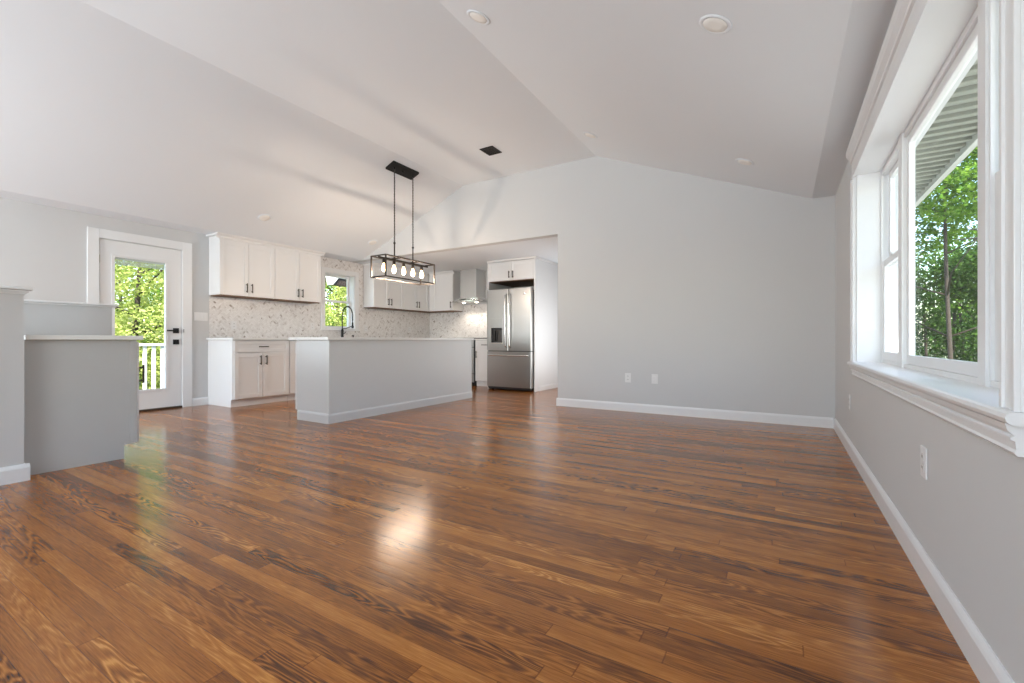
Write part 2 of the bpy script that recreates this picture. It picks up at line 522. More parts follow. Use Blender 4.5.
# mullion posts and outer frames
XW = .585
units = [('side', y0 + .016, 2.085), ('centre', 2.155, 3.31), ('side', 3.40, y1 - .016)]
fr = MB()
fr.box(XW - .01, .628, 2.085, 2.155, zS, zH); fr.box(XW - .01, .628, 3.31, 3.40, zS, zH)
fr.box(XW, .655, y0 + .016, y1 - .016, zH - .03, zH); fr.box(XW, .655, y0 + .016, y1 - .016, zS, zS + .022)
fr.build('window_frame', M['trim'], win)
def sash(a, b, z0, z1, xa, xb, st, name='sash', top=None, bot=None):
    m = MB()
    tp, bt = top or st, bot or st
    m.box(xa, xb, a, a + st, z0, z1, .003); m.box(xa, xb, b - st, b, z0, z1, .003)
    m.box(xa, xb, a + st, b - st, z0, z0 + bt, .003); m.box(xa, xb, a + st, b - st, z1 - tp, z1, .003)
    s = m.build(name, M['trim'], win)
    g = MB().box((xa + xb) / 2 - .002, (xa + xb) / 2 + .002, a + st - .004, b - st + .004, z0 + bt - .004, z1 - tp + .004)
    g.build('pane', M['glass'], s)
    return s
for k, a, b in units:
    if k == 'centre':
        sash(a, b, zS + .022, zH - .03, XW + .012, XW + .040, .045, bot=.05)
    else:
        zm = 1.405
        sash(a + .012, b - .012, zS + .022, zm + .022, XW + .008, XW + .034, .040, bot=.055)
        sash(a + .012, b - .012, zm - .018, zH - .03, XW + .038, XW + .064, .040)
        tr = MB(); tr.box(XW - .002, XW + .010, a, a + .014, zS + .02, zH - .03); tr.box(XW - .002, XW + .010, b - .014, b, zS + .02, zH - .03)
        tr.build('sash_track', M['trim'], win)
        lk = MB(); yc = (a + b) / 2
        lk.box(XW + .002, XW + .026, yc - .03, yc + .03, zm + .022, zm + .034, .003); lk.tube([(XW + .014, yc, zm + .036), (XW + .006, yc + .035, zm + .040)], .005)
        lk.build('sash_lock', M['trim'], win)

# ------------------------------------------------------------------ kitchen window
kw = thing('window_2', (XL, (K0 + K1) / 2, KZ0), kind='structure')
mb = MB()
mb.box(XL - .2, XL, K0, K0 + .012, KZ0, KZ1); mb.box(XL - .2, XL, K1 - .012, K1, KZ0, KZ1); mb.box(XL - .2, XL, K0, K1, KZ1 - .012, KZ1); mb.box(XL - .2, XL, K0, K1, KZ0, KZ0 + .012)
mb.build('jamb_liner', M['trim'], kw)
mb = MB()
mb.box(XL, XL + .02, K0 - .075, K0, KZ0 - .01, KZ1 + .075, .003); mb.box(XL, XL + .02, K1, K1 + .085, KZ0 - .01, KZ1 + .075, .003)
mb.box(XL, XL + .02, K0, K1, KZ1, KZ1 + .075, .003)
mb.build('casing', M['trim'], kw)
MB().box(XL - .06, XL + .035, K0 - .085, K1 + .095, KZ0 - .035, KZ0 - .008, .004).build('stool', M['trim'], kw)
def ksash(z0, z1, xa, xb, st):
    m = MB(); a, b = K0 + .012, K1 - .012
    m.box(xa, xb, a, a + st, z0, z1, .003); m.box(xa, xb, b - st, b, z0, z1, .003)
    m.box(xa, xb, a + st, b - st, z0, z0 + st, .003); m.box(xa, xb, a + st, b - st, z1 - st, z1, .003)
    s = m.build('sash', M['trim'], kw)
    MB().box((xa + xb) / 2 - .002, (xa + xb) / 2 + .002, a + st - .004, b - st + .004, z0 + st - .004, z1 - st + .004).build('pane', M['glass'], s)
ksash(KZ0 + .012, 1.60, XL - .125, XL - .095, .036)
ksash(1.565, KZ1 - .012, XL - .160, XL - .130, .036)

# ------------------------------------------------------------------ patio door with blinds between the glass
dr = thing('door_1', (XL, 2.40, 0), kind='structure')
mb = MB()
mb.box(XL, XL + .02, D0 - .10, D0 + .004, 0, DZ + .10, .003); mb.box(XL, XL + .02, D1 - .004, D1 + .105, 0, DZ + .10, .003)
mb.box(XL, XL + .02, D0 + .004, D1 - .004, DZ - .004, DZ + .10, .003)
mb.build('casing', M['trim'], dr)
mb = MB()
mb.box(XL - .15, XL - .0, D0, D0 + .008, 0, DZ); mb.box(XL - .15, XL - .0, D1 - .008, D1, 0, DZ); mb.box(XL - .15, XL, D0, D1, DZ - .008, DZ)
mb.build('door_jamb', M['trim'], dr)
MB().box(XL - .18, XL + .01, D0, D1, 0, .022, .004).build('threshold', M['bronze'], dr)
a, b = D0 + .013, D1 - .013
gy0, gy1, gz0, gz1 = 2.122, 2.638, .268, 1.875
dm = MB()
xa, xb = XL - .045, XL - .004
dm.box(xa, xb, a, gy0, .026, 2.062); dm.box(xa, xb, gy1, b, .026, 2.062); dm.box(xa, xb, gy0, gy1, .026, gz0); dm.box(xa, xb, gy0, gy1, gz1, 2.062)
slab = dm.build('door_leaf', M['trim'], dr)
bd = MB()
for q in ((gy0 - .028, gy0 + .004, gz0 - .028, gz1 + .028), (gy1 - .004, gy1 + .028, gz0 - .028, gz1 + .028)):
    bd.box(xb - .002, xb + .009, q[0], q[1], q[2], q[3], .003)
bd.box(xb - .002, xb + .009, gy0, gy1, gz0 - .028, gz0 + .004, .003); bd.box(xb - .002, xb + .009, gy0, gy1, gz1 - .004, gz1 + .028, .003)
bd.build('glazing_bead', M['trim'], slab)
MB().box(XL - .014, XL - .010, gy0, gy1, gz0, gz1).build('pane', M['glass'], slab)
bl = MB()
bl.box(XL - .034, XL - .018, gy0 + .004, gy1 - .004, gz1 - .030, gz1 - .002, .002)
for i in range(9):
    bl.box(XL - .033, XL - .019, gy0 + .006, gy1 - .006, gz1 - .040 - i * .0058, gz1 - .0375 - i * .0058)
for yy in (gy0 + .10, gy1 - .10): bl.box(XL - .036, XL - .017, yy - .004, yy + .004, gz1 - .095, gz1 - .028)
bl.build('raised_blind', M['blind'], slab)
hb_ = MB().box(XL - .004, XL + .006, 2.718, 2.784, .975, 1.041, .002)
hb_.tube([(XL + .005, 2.751, 1.008), (XL + .045, 2.751, 1.008)], .010)
hb_.box(XL + .036, XL + .050, 2.635, 2.762, .999, 1.017, .003)
hd = hb_.build('door_handle', M['black'], slab)
dbm = MB().box(XL - .004, XL + .010, 2.718, 2.784, .829, .893, .002)
dbm.box(XL + .010, XL + .026, 2.744, 2.758, .845, .877, .003)
dbm.build('deadbolt', M['black'], slab)
MB().box(XL - .008, XL + .0225, 2.829, 2.8355, .985, 1.030, .001).build('strike_plate', M['black'], dr)
for zz in (.25, 1.05, 1.83):
    MB().tube([(XL + .002, D0 + .009, zz - .045), (XL + .002, D0 + .009, zz + .045)], .006).build('hinge', M['steel'], dr)

# ------------------------------------------------------------------ cabinet helpers
def faceX(x):   # facing +X: w runs along Y, d comes out along +X
    return lambda w, d, z: (x + d, w, z)
def faceNX(x):  # facing -X
    return lambda w, d, z: (x - d, w, z)
def faceNY(y):  # facing -Y: w runs along X
    return lambda w, d, z: (w, y - d, z)
def faceY(y):
    return lambda w, d, z: (w, y + d, z)
def shaker(fn, w0, w1, z0, z1, mat, parent, name='cabinet_door', rail=.058, th=.02):
    m = MB(fn)
    rl = min(rail, (z1 - z0) * .32)
    m.box(w0, w0 + rail, 0, th, z0, z1, .0015); m.box(w1 - rail, w1, 0, th, z0, z1, .0015)
    m.box(w0 + rail, w1 - rail, 0, th, z0, z0 + rl, .0015); m.box(w0 + rail, w1 - rail, 0, th, z1 - rl, z1, .0015)
    m.box(w0 + rail - .004, w1 - rail + .004, 0, th - .009, z0 + rl - .004, z1 - rl + .004)
    return m.build(name, mat, parent)
def pull(fn, parent, w, z, length=.13, vertical=True, mat=None):
    m = MB(fn); r = .006
    if vertical:
        m.box(w - r, w + r, .046, .058, z - length / 2, z + length / 2, .002)
        for s in (-1, 1): m.box(w - .005, w + .005, .018, .048, z + s * length * .36 - .005, z + s * length * .36 + .005)
    else:
        m.box(w - length / 2, w + length / 2, .046, .058, z - r, z + r, .002)
        for s in (-1, 1): m.box(w + s * length * .36 - .005, w + s * length * .36 + .005, .018, .048, z - .005, z + .005)
    h = m.build('handle', mat or M['bronze'], parent)
    h['label'] = 'dark bronze bar handle'
    return h

# upper cabinets -------------------------------------------------------------
UX, UZ0, UZ1 = -6.515, 1.505, 2.25
def upper_run_left(name, ya, yb_, doors, label, group, sides=(True, True), crown=True):
    root = thing(name, (UX + .0, (ya + yb_) / 2, UZ0), label, 'cabinet', group)
    m = MB(); m.box(XL + .001, UX, ya, yb_, UZ0, UZ1 + .06); m.build('cabinet_body', M['cab'], root)
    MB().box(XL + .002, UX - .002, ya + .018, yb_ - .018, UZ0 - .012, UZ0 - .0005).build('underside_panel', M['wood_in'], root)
    for i, (a, b, hs) in enumerate(doors):
        d = shaker(faceX(UX), a + .0025, b - .0025, UZ0 + .002, UZ1, M['cab'], root)
        if hs: pull(faceX(UX), d, b - .036 if hs > 0 else a + .036, UZ0 + .115)
    return root
u1 = upper_run_left('wall_cabinet', 3.145, 3.913, [(3.145, 3.53, 1), (3.53, 3.913, -1)], 'white two-door wall cabinet hung nearest the glazed patio door', 'white wall cabinets')
u2 = upper_run_left('wall_cabinet', 3.915, 4.700, [(3.915, 4.315, 1), (4.315, 4.700, -1)], 'white two-door wall cabinet hung directly left of the kitchen window', 'white wall cabinets')
u3 = upper_run_left('wall_cabinet', 5.805, 6.575, [(5.805, 6.19, 1), (6.19, 6.575, -1)], 'white two-door wall cabinet hung directly right of the kitchen window', 'white wall cabinets')
u4 = upper_run_left('wall_cabinet', 6.577, 7.657, [(6.577, 6.962, 1), (6.962, 7.31, -1)], 'white wall cabinet filling the kitchen corner behind the pendant light', 'white wall cabinets')
def crown_prof(x, s):
    return [(x, UZ1 + .010), (x + s * .022, UZ1 + .010), (x + s * .026, UZ1 + .032), (x + s * .060, UZ1 + .052), (x + s * .068, UZ1 + .068), (x, UZ1 + .068)]
def crown_left(ya, yb_, label, ends=(1, 1), lift=0.0):
    r = MB().prism([(x, z + lift) for x, z in crown_prof(UX + .0005, 1)], 'y', ya - .05 * ends[0], yb_ + .05 * ends[1])
    if ends[0]: r.box(XL + .009, UX, ya - .045, ya - .0005, UZ1 + .044 + lift, UZ1 + .068 + lift)
    if ends[1]: r.box(XL + .009, UX, yb_ + .0005, yb_ + .045, UZ1 + .044 + lift, UZ1 + .068 + lift)
    o = r.build('crown_molding', M['cab'])
    return tag(o, label, 'crown molding')
crown_left(3.145, 4.700, 'white crown molding capping the wall cabinets left of the window', lift=.010)
crown_left(5.805, 7.25, 'white crown molding capping the wall cabinets right of the window', (1, 0))

FY = 7.325   # front of wall cabinets on the far wall
root = thing('wall_cabinet', (-6.13, FY, UZ0), 'white single-door wall cabinet hung left of the range hood', 'cabinet', 'white wall cabinets')
MB().box(UX + .022, -5.835, FY, YK - .001, UZ0, UZ1 + .062).build('cabinet_body', M['cab'], root)
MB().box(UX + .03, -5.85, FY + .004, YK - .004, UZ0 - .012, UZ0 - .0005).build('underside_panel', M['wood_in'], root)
d = shaker(faceNY(FY), -6.385, -5.838, UZ0 + .002, UZ1, M['cab'], root)
pull(faceNY(FY), d, -5.875, UZ0 + .115)
o = MB().prism([(FY - .0005 - (x - 1), z) for x, z in crown_prof(1.0, 1)], 'x', UX + .06, -5.80).build('crown_molding', M['cab'])
tag(o, 'white crown molding above the cabinet left of the range hood', 'crown molding')

# base cabinets on the left wall ---------------------------------------------
BX = -6.15
def base_left(ya, yb_, label, doors, drawers, false_front=False):
    root = thing('base_cabinet', (BX, (ya + yb_) / 2, 0), label, 'cabinet', 'white base cabinets')
    m = MB()
    if false_front:      # open-topped carcass that takes the sink bowl
        m.box(XL + .001, BX, ya, yb_, .10, .66); m.box(BX - .018, BX, ya, yb_, .66, .884); m.box(XL + .001, BX - .018, ya, ya + .018, .66, .884); m.box(XL + .001, BX - .018, yb_ - .018, yb_, .66, .884)
    else:
        m.box(XL + .001, BX, ya, yb_, .10, .884)
    m.box(XL + .001, BX - .055, ya, yb_, 0.001, .10)
    m.build('cabinet_body', M['cab'], root)
    MB().box(BX - .055, BX - .043, ya + .002, yb_ - .0, .001, .10).build('toe_kick', M['cab'], root)
    for a, b in drawers:
        f = shaker(faceX(BX), a + .003, b - .003, .722, .872, M['cab'], root, 'drawer', rail=.045)
        if not false_front: pull(faceX(BX), f, (a + b) / 2, .797, .13, False)
    for a, b, hs in doors:
        f = shaker(faceX(BX), a + .003, b - .003, .108, .712, M['cab'], root)
        if hs: pull(faceX(BX), f, b - .04 if hs > 0 else a + .04, .612)
    return root
base_left(3.132, 3.918, 'white base cabinet with one drawer over two doors beside the door casing', [(3.144, 3.522, 1), (3.522, 3.902, -1)], [(3.144, 3.902)])
base_left(3.92, 4.82, 'white base cabinet mostly hidden behind the left end of the island', [(3.92, 4.37, 1), (4.37, 4.82, -1)], [(3.92, 4.37), (4.37, 4.82)])
base_left(4.822, 5.738, 'white sink cabinet standing under the kitchen window', [(4.84, 5.28, 1), (5.28, 5.72, -1)], [(4.84, 5.72)], True)
base_left(5.74, 6.62, 'white base cabinet standing right of the sink cabinet', [(5.74, 6.18, 1), (6.18, 6.62, -1)], [(5.74, 6.18), (6.18, 6.62)])
base_left(6.622, 7.00, 'white base cabinet in the kitchen corner left of the range', [(6.64, 6.98, 1)], [(6.64, 6.98)])

# countertops: left wall run with a sink cut-out, returning along the far wall to the range
RX0, RX1 = -5.855, -5.085
ct = MB()
CT0, CT1 = .886, .916
ct.box(XL + .001, -6.105, 3.112, 4.93, CT0, CT1, .003); ct.box(XL + .001, -6.62, 4.93, 5.63, CT0, CT1); ct.box(-6.2, -6.105, 4.93, 5.63, CT0, CT1); ct.box(XL + .001, -6.105, 5.63, YK - .001, CT0, CT1, .003)
ct.box(-6.105, RX0 - .003, 7.02, YK - .001, CT0, CT1, .003)
tag(ct.build('countertop', M['quartz']), 'white quartz worktop running under the kitchen window into the corner', 'countertop')
tag(MB().box(RX1 + .003, -4.601, 7.02, YK - .001, CT0, CT1, .003).build('countertop', M['quartz']), 'short white worktop between the range and the refrigerator', 'countertop')
sk = MB()
sk.box(-6.618, -6.202, 4.932, 5.628, .70, .712); sk.box(-6.618, -6.606, 4.932, 5.628, .712, .905); sk.box(-6.214, -6.202, 4.932, 5.628, .712, .905)
sk.box(-6.606, -6.214, 4.932, 4.944, .712, .905); sk.box(-6.606, -6.214, 5.616, 5.628, .712, .905)
tag(sk.build('sink', M['steel_h']), 'stainless undermount sink set in the worktop below the kitchen window', 'sink')

# base cabinet between corner and range, and between range and fridge
def base_far(xa, xb, label, hs):
    Y = 7.055
    root = thing('base_cabinet', ((xa + xb) / 2, Y, 0), label, 'cabinet', 'white base cabinets')
    m = MB(); m.box(xa, xb, Y, YK - .001, .10, .884); m.box(xa, xb, Y + .055, YK - .001, .001, .10); m.build('cabinet_body', M['cab'], root)
    MB().box(xa, xb, Y + .043, Y + .055, .001, .10).build('toe_kick', M['cab'], root)
    f = shaker(faceNY(Y), xa + .012, xb - .012, .722, .872, M['cab'], root, 'drawer', rail=.045); pull(faceNY(Y), f, (xa + xb) / 2, .797, .13, False)
    f = shaker(faceNY(Y), xa + .012, xb - .012, .108, .712, M['cab'], root); pull(faceNY(Y), f, xa + .05 if hs < 0 else xb - .05, .612)
base_far(RX1 + .004, -4.603, 'narrow white base cabinet between the range and the refrigerator', -1)
MB_c = thing('base_cabinet', (-6.0, 7.055, 0), 'white corner base cabinet standing left against the range', 'cabinet', 'white base cabinets')
MB().box(-6.11, RX0 - .004, 7.055, YK - .001, .001, .884).build('cabinet_body', M['cab'], MB_c)

# ------------------------------------------------------------------ herringbone backsplashes
def herringbone(name, regions, fn, label, L_=.076, W_=.0254, gap=.0018):
    """regions: list of (u0,u1,z0,z1); tiles clipped to each, then given thickness"""
    bm = bmesh.new()
    for (ua, ub, za, zb) in regions:
        t = bmesh.new()
        n = int(round(L_ / W_))
        c45 = math.cos(R(45))
        diag = math.hypot(ub - ua, zb - za)
        ext = int(diag / W_) + 2 * n + 2
        cu, cz = (ua + ub) / 2, (za + zb) / 2
        def put(x0, y0, x1, y1):
            g = gap / 2
            q = [(x0 + g, y0 + g), (x1 - g, y0 + g), (x1 - g, y1 - g), (x0 + g, y1 - g)]
            p = [((x - y) * c45 + cu, (x + y) * c45 + cz) for x, y in q]
            if max(a for a, _ in p) < ua or min(a for a, _ in p) > ub or max(b for _, b in p) < za or min(b for _, b in p) > zb: return
            t.faces.new([t.verts.new((a, 0, b)) for a, b in p])
        for j in range(-ext, ext):
            for i in range(-ext // (2 * n) - 1, ext // (2 * n) + 2):
                x = (j + 2 * n * i) * W_; y = j * W_
                put(x, y, x + L_, y + W_)                       # lying tile
                put(x + L_, y, x + L_ + W_, y + L_) if False else put(x - W_, y, x, y + L_)
        for co, no in (((ua, 0, 0), (-1, 0, 0)), ((ub, 0, 0), (1, 0, 0)), ((0, 0, za), (0, 0, -1)), ((0, 0, zb), (0, 0, 1))):
            bmesh.ops.bisect_plane(t, geom=t.verts[:] + t.edges[:] + t.faces[:], plane_co=co, plane_no=no, clear_outer=True)
        faces = [f for f in t.faces]
        ret = bmesh.ops.extrude_discrete_faces(t, faces=faces)
        for f in ret['faces']:
            for v in f.verts: v.co.y = .0022
        me = bpy.data.meshes.new('tmp'); t.to_mesh(me); t.free(); bm.from_mesh(me); bpy.data.meshes.remove(me)
    for v in bm.verts:
        v.co = Vector(fn(v.co.x, v.co.y + .004, v.co.z))
    bmesh.ops.recalc_face_normals(bm, faces=bm.faces[:])
    root = thing(name, fn((regions[0][0] + regions[0][1]) / 2, 0, regions[0][2]), label, 'backsplash')
    me = bpy.data.meshes.new('marble_tiling'); bm.to_mesh(me); bm.free(); me.materials.append(M['tile'])
    o = bpy.data.objects.new('marble_tiling', me); COL.objects.link(o); attach(o, root)
    g = MB(fn)
    for (ua, ub, za, zb) in regions: g.box(ua, ub, .0005, .0042, za, zb)
    g.build('grout_bed', M['grout'], root)
    return root
ZT = .917
herringbone('backsplash', [(3.145, 4.885, ZT, 1.492), (5.70, YK - .008, ZT, 1.492), (4.885, 5.70, ZT, KZ0 - .036), (4.71, 4.892, 1.492, 2.318),
                           (5.688, 5.80, 1.492, 2.318), (4.892, 5.688, KZ1 + .077, 2.318)], faceX(XL), 'marble herringbone backsplash around the kitchen window')
herringbone('backsplash', [(XL + .008, -4.601, ZT, 1.492), (-5.83, -4.601, 1.492, 1.63)], faceNY(YK), 'marble herringbone backsplash behind the range and hood')

# ------------------------------------------------------------------ kitchen island
IX0, IX1, IY0, IY1 = -4.66, -4.105, 3.06, 5.585
isl = thing('kitchen_island', ((IX0 + IX1) / 2, (IY0 + IY1) / 2, 0), 'long light grey island with white top in front of the kitchen', 'kitchen island')
m = MB(); m.box(IX0, IX1, IY0 + .018, IY1 - .018, .10, .884); m.box(IX0 + .06, IX1, IY0 + .018, IY1 - .018, .001, .10); m.build('island_body', M['island'], isl)
for a, b in ((IY0, IY0 + .018), (IY1 - .018, IY1)):
    e = MB(); e.box(IX0, IX1 - .002, a, b, .10, .884, .001); e.box(IX0 + .03, IX1 - .002, a, b, .001, .10)
    e.build('end_panel', M['island'], isl)
fp = MB()
fp.box(IX1, IX1 + .006, IY0 + .02, IY1 - .02, .10, .884)
fp.build('long_panel', M['island'], isl)
for yy in (IY0 - .004, IY1 - .026):
    MB().box(IX1 - .020, IX1 + .0095, yy, yy + .030, .105, .884, .0015).build('corner_trim', M['island'], isl)
bb = MB()
pr = base_prof(.105, .014)
bb.prism([(IX1 + .0005 + d, z) for d, z in pr], 'y', IY0 - .014, IY1 + .014)
bb.prism([(IY0 - .0005 - d, z) for d, z in pr], 'x', IX0 + .028, IX1 + .014)
bb.prism([(IY1 + .0005 + d, z) for d, z in pr], 'x', IX0 + .028, IX1 + .014)
bb.build('baseboard', M['island'], isl)
fn = faceNX(IX0 - .018)
nd = 4
wd = (IY1 - IY0 - .01) / nd
for i in range(nd):
    a = IY0 + .005 + i * wd
    f = shaker(fn, a + .003, a + wd - .003, .722, .872, M['cab'], isl, 'drawer', rail=.045); pull(fn, f, a + wd / 2, .797, .13, False)
    f = shaker(fn, a + .003, a + wd - .003, .108, .712, M['cab'], isl); pull(fn, f, a + (wd - .04 if i % 2 == 0 else .04), .612)
tag(MB().box(-4.765, -4.075, 3.028, 5.622, CT0 - .001, CT1, .003).build('countertop', M['quartz']), 'long white quartz slab topping the island', 'countertop')

# ------------------------------------------------------------------ peninsula cabinet and half walls at the left
pen = thing('base_cabinet', (-4.6, 1.43, 0), 'grey cabinet end panel beside the half wall at the left edge', 'cabinet')
PX1 = -4.20
m = MB(); m.box(-4.985, PX1 - .018, .862, 1.445, .10, .884); m.box(-4.985, PX1 - .018, .862, 1.362, .001, .10); m.build('cabinet_body', M['cab'], pen)
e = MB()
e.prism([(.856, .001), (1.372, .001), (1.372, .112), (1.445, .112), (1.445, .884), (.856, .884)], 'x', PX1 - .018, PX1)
e.build('end_panel', M['greycab'], pen)['label'] = 'grey end panel with toe-kick notch'
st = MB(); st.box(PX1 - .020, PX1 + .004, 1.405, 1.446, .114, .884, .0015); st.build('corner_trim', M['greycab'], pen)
MB().box(-4.985, PX1 - .02, 1.362, 1.374, .001, .10).build('toe_kick', M['cab'], pen)
fn = faceY(1.447)
for a, b, hs in ((-4.98, -4.605, 1), (-4.595, -4.215, 1)):
    f = shaker(fn, a, b, .108, .872, M['cab'], pen)
    pull(fn, f, b - .012 if a > -4.7 else a + .04, .622, .14)
tag(MB().box(-4.99, -4.165,   .858, 1.478, CT0 - .001, CT1, .003).build('countertop', M['quartz']), 'white quartz top on the grey cabinet beside the half wall', 'countertop')
def half_wall(name, x0, x1, y0_, y1_, ztop, label, cove=True):
    root = thing(name, ((x0 + x1) / 2, (y0_ + y1_) / 2, 0), label, 'half wall')
    MB().box(x0, x1, y0_, y1_, 0.001, ztop - (.041 if cove else .027)).build('wall_body', M['wall'], root)
    c = MB(); c.box(x0 - .036, x1 + .036, y0_ - .03, y1_ + .036, ztop - .016, ztop, .003)
    # cove molding below the cap: a stepped flare all round
    for k, (ex, za, zb) in enumerate(((.022, ztop - .028, ztop - .018), (.013, ztop - .034, ztop - .028), (.006, ztop - .042, ztop - .034))[:3 if cove else 1]):
        c.box(x0 - ex, x1 + ex, y0_ - ex, y1_ + ex, za, zb)
    c.build('wall_cap', M['trim'], root)
    return root
hw1 = half_wall('half_wall', -4.199, -4.085, YF + .01, .832, 1.212, 'grey half wall with white cap and baseboard at the left edge')
hb2 = MB()
hb2.prism([(-4.085 + d, z) for d, z in base_prof(.105, .024)], 'y', YF + .02, .8555)
hb2.prism([(.832 + d, z) for d, z in base_prof(.105, .0225)], 'x', -4.199, -4.0855)
hb2.build('baseboard', M['trim'], hw1)
hw2 = half_wall('half_wall', -5.115, -5.0, .70, 1.548, 1.195, 'pale half wall with slim cap between the grey cabinet and the door', False)

# ------------------------------------------------------------------ refrigerator surround
FXa, FXb = -4.60, -3.605
tall = thing('tall_panel', (-3.612, 7.2, 0), 'tall white panel on the right side of the refrigerator', 'cabinet panel')
MB().box(-3.645, -3.620, 6.77, YK - .001, .001, 2.285).build('side_panel', M['cab'], tall)
bp_ = MB(); bp_.prism([(-3.620 + d, z) for d, z in base_prof(.09, .010)], 'y', 6.9, YK - .002); bp_.build('shoe_molding', M['cab'], tall)
tag(MB().box(-4.600, -4.580, 6.77, YK - .001, .001, 2.285).build('tall_panel', M['cab']), 'tall white panel between the refrigerator and the narrow base cabinet', 'cabinet panel')
uf = thing('wall_cabinet', (-4.11, 6.79, 1.945), 'white two-door cabinet over the refrigerator', 'cabinet', 'white wall cabinets')
MB().box(-4.579, -3.646, 6.79, YK - .001, 1.945, 2.285).build('cabinet_body', M['cab'], uf)
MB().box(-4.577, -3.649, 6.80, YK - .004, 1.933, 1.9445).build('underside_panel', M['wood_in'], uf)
fn = faceNY(6.79)
for a, b, hs in ((-4.576, -4.101, 1), (-4.097, -3.649, -1)):
    f = shaker(fn, a, b, 1.95, 2.275, M['cab'], uf, rail=.055); pull(fn, f, b - .035 if hs > 0 else a + .035, 2.045, .12)
cr = MB()
prf = [(0, 2.286), (.022, 2.286), (.030, 2.300), (.034, 2.316), (0, 2.316)]
cr.prism([(6.77 - d, z) for d, z in prf], 'x', -4.60, -3.586)
cr.prism([(-3.620 + d, z) for d, z in prf], 'y', 6.736, YK - .002)
tag(cr.build('crown_molding', M['cab']), 'white crown molding over the refrigerator cabinet', 'crown molding')

# ------------------------------------------------------------------ refrigerator
rf = thing('refrigerator', (-4.105, 6.9, 0), 'stainless french-door refrigerator with ice dispenser and bottom freezer drawer', 'refrigerator')
fx0, fx1, fyf = -4.575, -3.655, 6.70
MB().box(fx0 + .008, fx1 - .012, fyf + .075, 7.55, .03, 1.755, .004).build('refrigerator_body', M['darksteel'], rf)
MB().box(fx0 + .012, fx1 - .02, fyf + .03, fyf + .075, .03, 1.75).build('gasket', M['slot'], rf)
for xx in (fx0 + .06, fx1 - .06):
    MB().tube([(xx, fyf + .12, .0), (xx, fyf + .12, .035)], .02).build('foot', M['black'], rf)
MB().box(fx0 + .01, fx1 - .01, fyf + .055, fyf + .08, .012, .05).build('toe_grille', M['black'], rf)
mid = (fx0 + fx1) / 2
def curved_door(xa, xb, za, zb, hole=None):
    """door skin with gently rounded vertical edges; optional rectangular recess"""
    m = MB()
    r = .022
    th = .07
    def prof(xa, xb, la, lb):
        p = [(xa, fyf + th), (xa, fyf + (r if la else 0))]
        if la: p += [(xa + r * .3, fyf + r * .3), (xa + r, fyf)]
        if lb: p += [(xb - r, fyf), (xb - r * .3, fyf + r * .3)]
        p += [(xb, fyf + (r if lb else 0)), (xb, fyf + th)]
        return p
    if not hole:
        m.prism(prof(xa, xb, True, True), 'z', za, zb)
    else:
        ha, hb, hz0, hz1 = hole
        m.prism(prof(xa, xb, True, True), 'z', za, hz0); m.prism(prof(xa, xb, True, True), 'z', hz1, zb)
        m.prism(prof(xa, ha, True, False), 'z', hz0, hz1); m.prism(prof(hb, xb, False, True), 'z', hz0, hz1)
        m.box(ha, hb, fyf + .055, fyf + th, hz0, hz1)
    return m
DZ0 = .70
hole = (fx0 + .095, fx0 + .330, .825, 1.105)
ldoor = curved_door(fx0, mid - .002, DZ0, 1.785, hole).build('refrigerator_door', M['steel'], rf)
rdoor = curved_door(mid + .002, fx1, DZ0, 1.785).build('refrigerator_door', M['steel'], rf)
dp = MB(); h0, h1, hz0, hz1 = hole
dp.box(h0 - .01, h1 + .01, fyf - .003, fyf + .004, hz1, hz1 + .17, .002)
dp_o = dp.build('dispenser_panel', M['steel'], ldoor); dp_o['label'] = 'smooth dispenser control panel'
nb = MB()
nb.box(h0 + .001, h1 - .001, fyf + .05, fyf + .056, hz0, hz1); nb.box(h0 + .0005, h0 + .030, fyf + .006, fyf + .05, hz0 + .002, hz1 - .002); nb.box(h0 + .03, h1 - .001, fyf + .01, fyf + .05, hz1 - .03, hz1 - .001)
nb.build('dispenser_cavity', M['blackglass'], ldoor)
pd = MB(); pd.box(h0 + .055, h0 + .095, fyf + .030, fyf + .045, hz0 + .03, hz1 - .04, .004); pd.box(h0 + .11, h0 + .14, fyf + .030, fyf + .045, hz0 + .05, hz1 - .05, .004)
pd.box(h0 + .002, h1 - .002, fyf - .004, fyf + .05, hz0, hz0 + .018, .003)
pd.build('dispenser_paddle', M['steel_h'], ldoor)
for x, par, s in ((mid - .042, ldoor, -1), (mid + .042, rdoor, 1)):
    pts = [(x, fyf + .002, .76), (x, fyf - .035, .775)] + [(x, fyf - .040 - .014 * math.sin(math.pi * i / 12), .785 + .885 * i / 12) for i in range(13)] + [(x, fyf - .035, 1.675), (x, fyf + .002, 1.69)]
    MB().tube(pts, .0125, 12).build('handle', M['steel_h'], par)
bgm = MB(); fr_ = Matrix(((1, 0, 0), (0, 0, -1), (0, 1, 0)))
bgm.lathe([(.020, 0), (.021, .002), (.017, .004), (.015, .003), (.012, .004), (.004, .0045)], (fx1 - .14, fyf + .001, 1.69), 24, fr_)
bgm.build('round_emblem', M['steel_h'], rdoor)
fz = curved_door(fx0, fx1, .062, DZ0 - .015).build('freezer_drawer', M['steel'], rf)
zz = DZ0 - .080
pts = [(fx0 + .05, fyf + .002, zz), (fx0 + .055, fyf - .04, zz)] + [(fx0 + .06 + (fx1 - fx0 - .12) * i / 14, fyf - .044 - .012 * math.sin(math.pi * i / 14), zz) for i in range(15)] + [(fx1 - .055, fyf - .04, zz), (fx1 - .05, fyf + .002, zz)]
MB().tube(pts, .0135, 12).build('handle', M['steel_h'], fz)

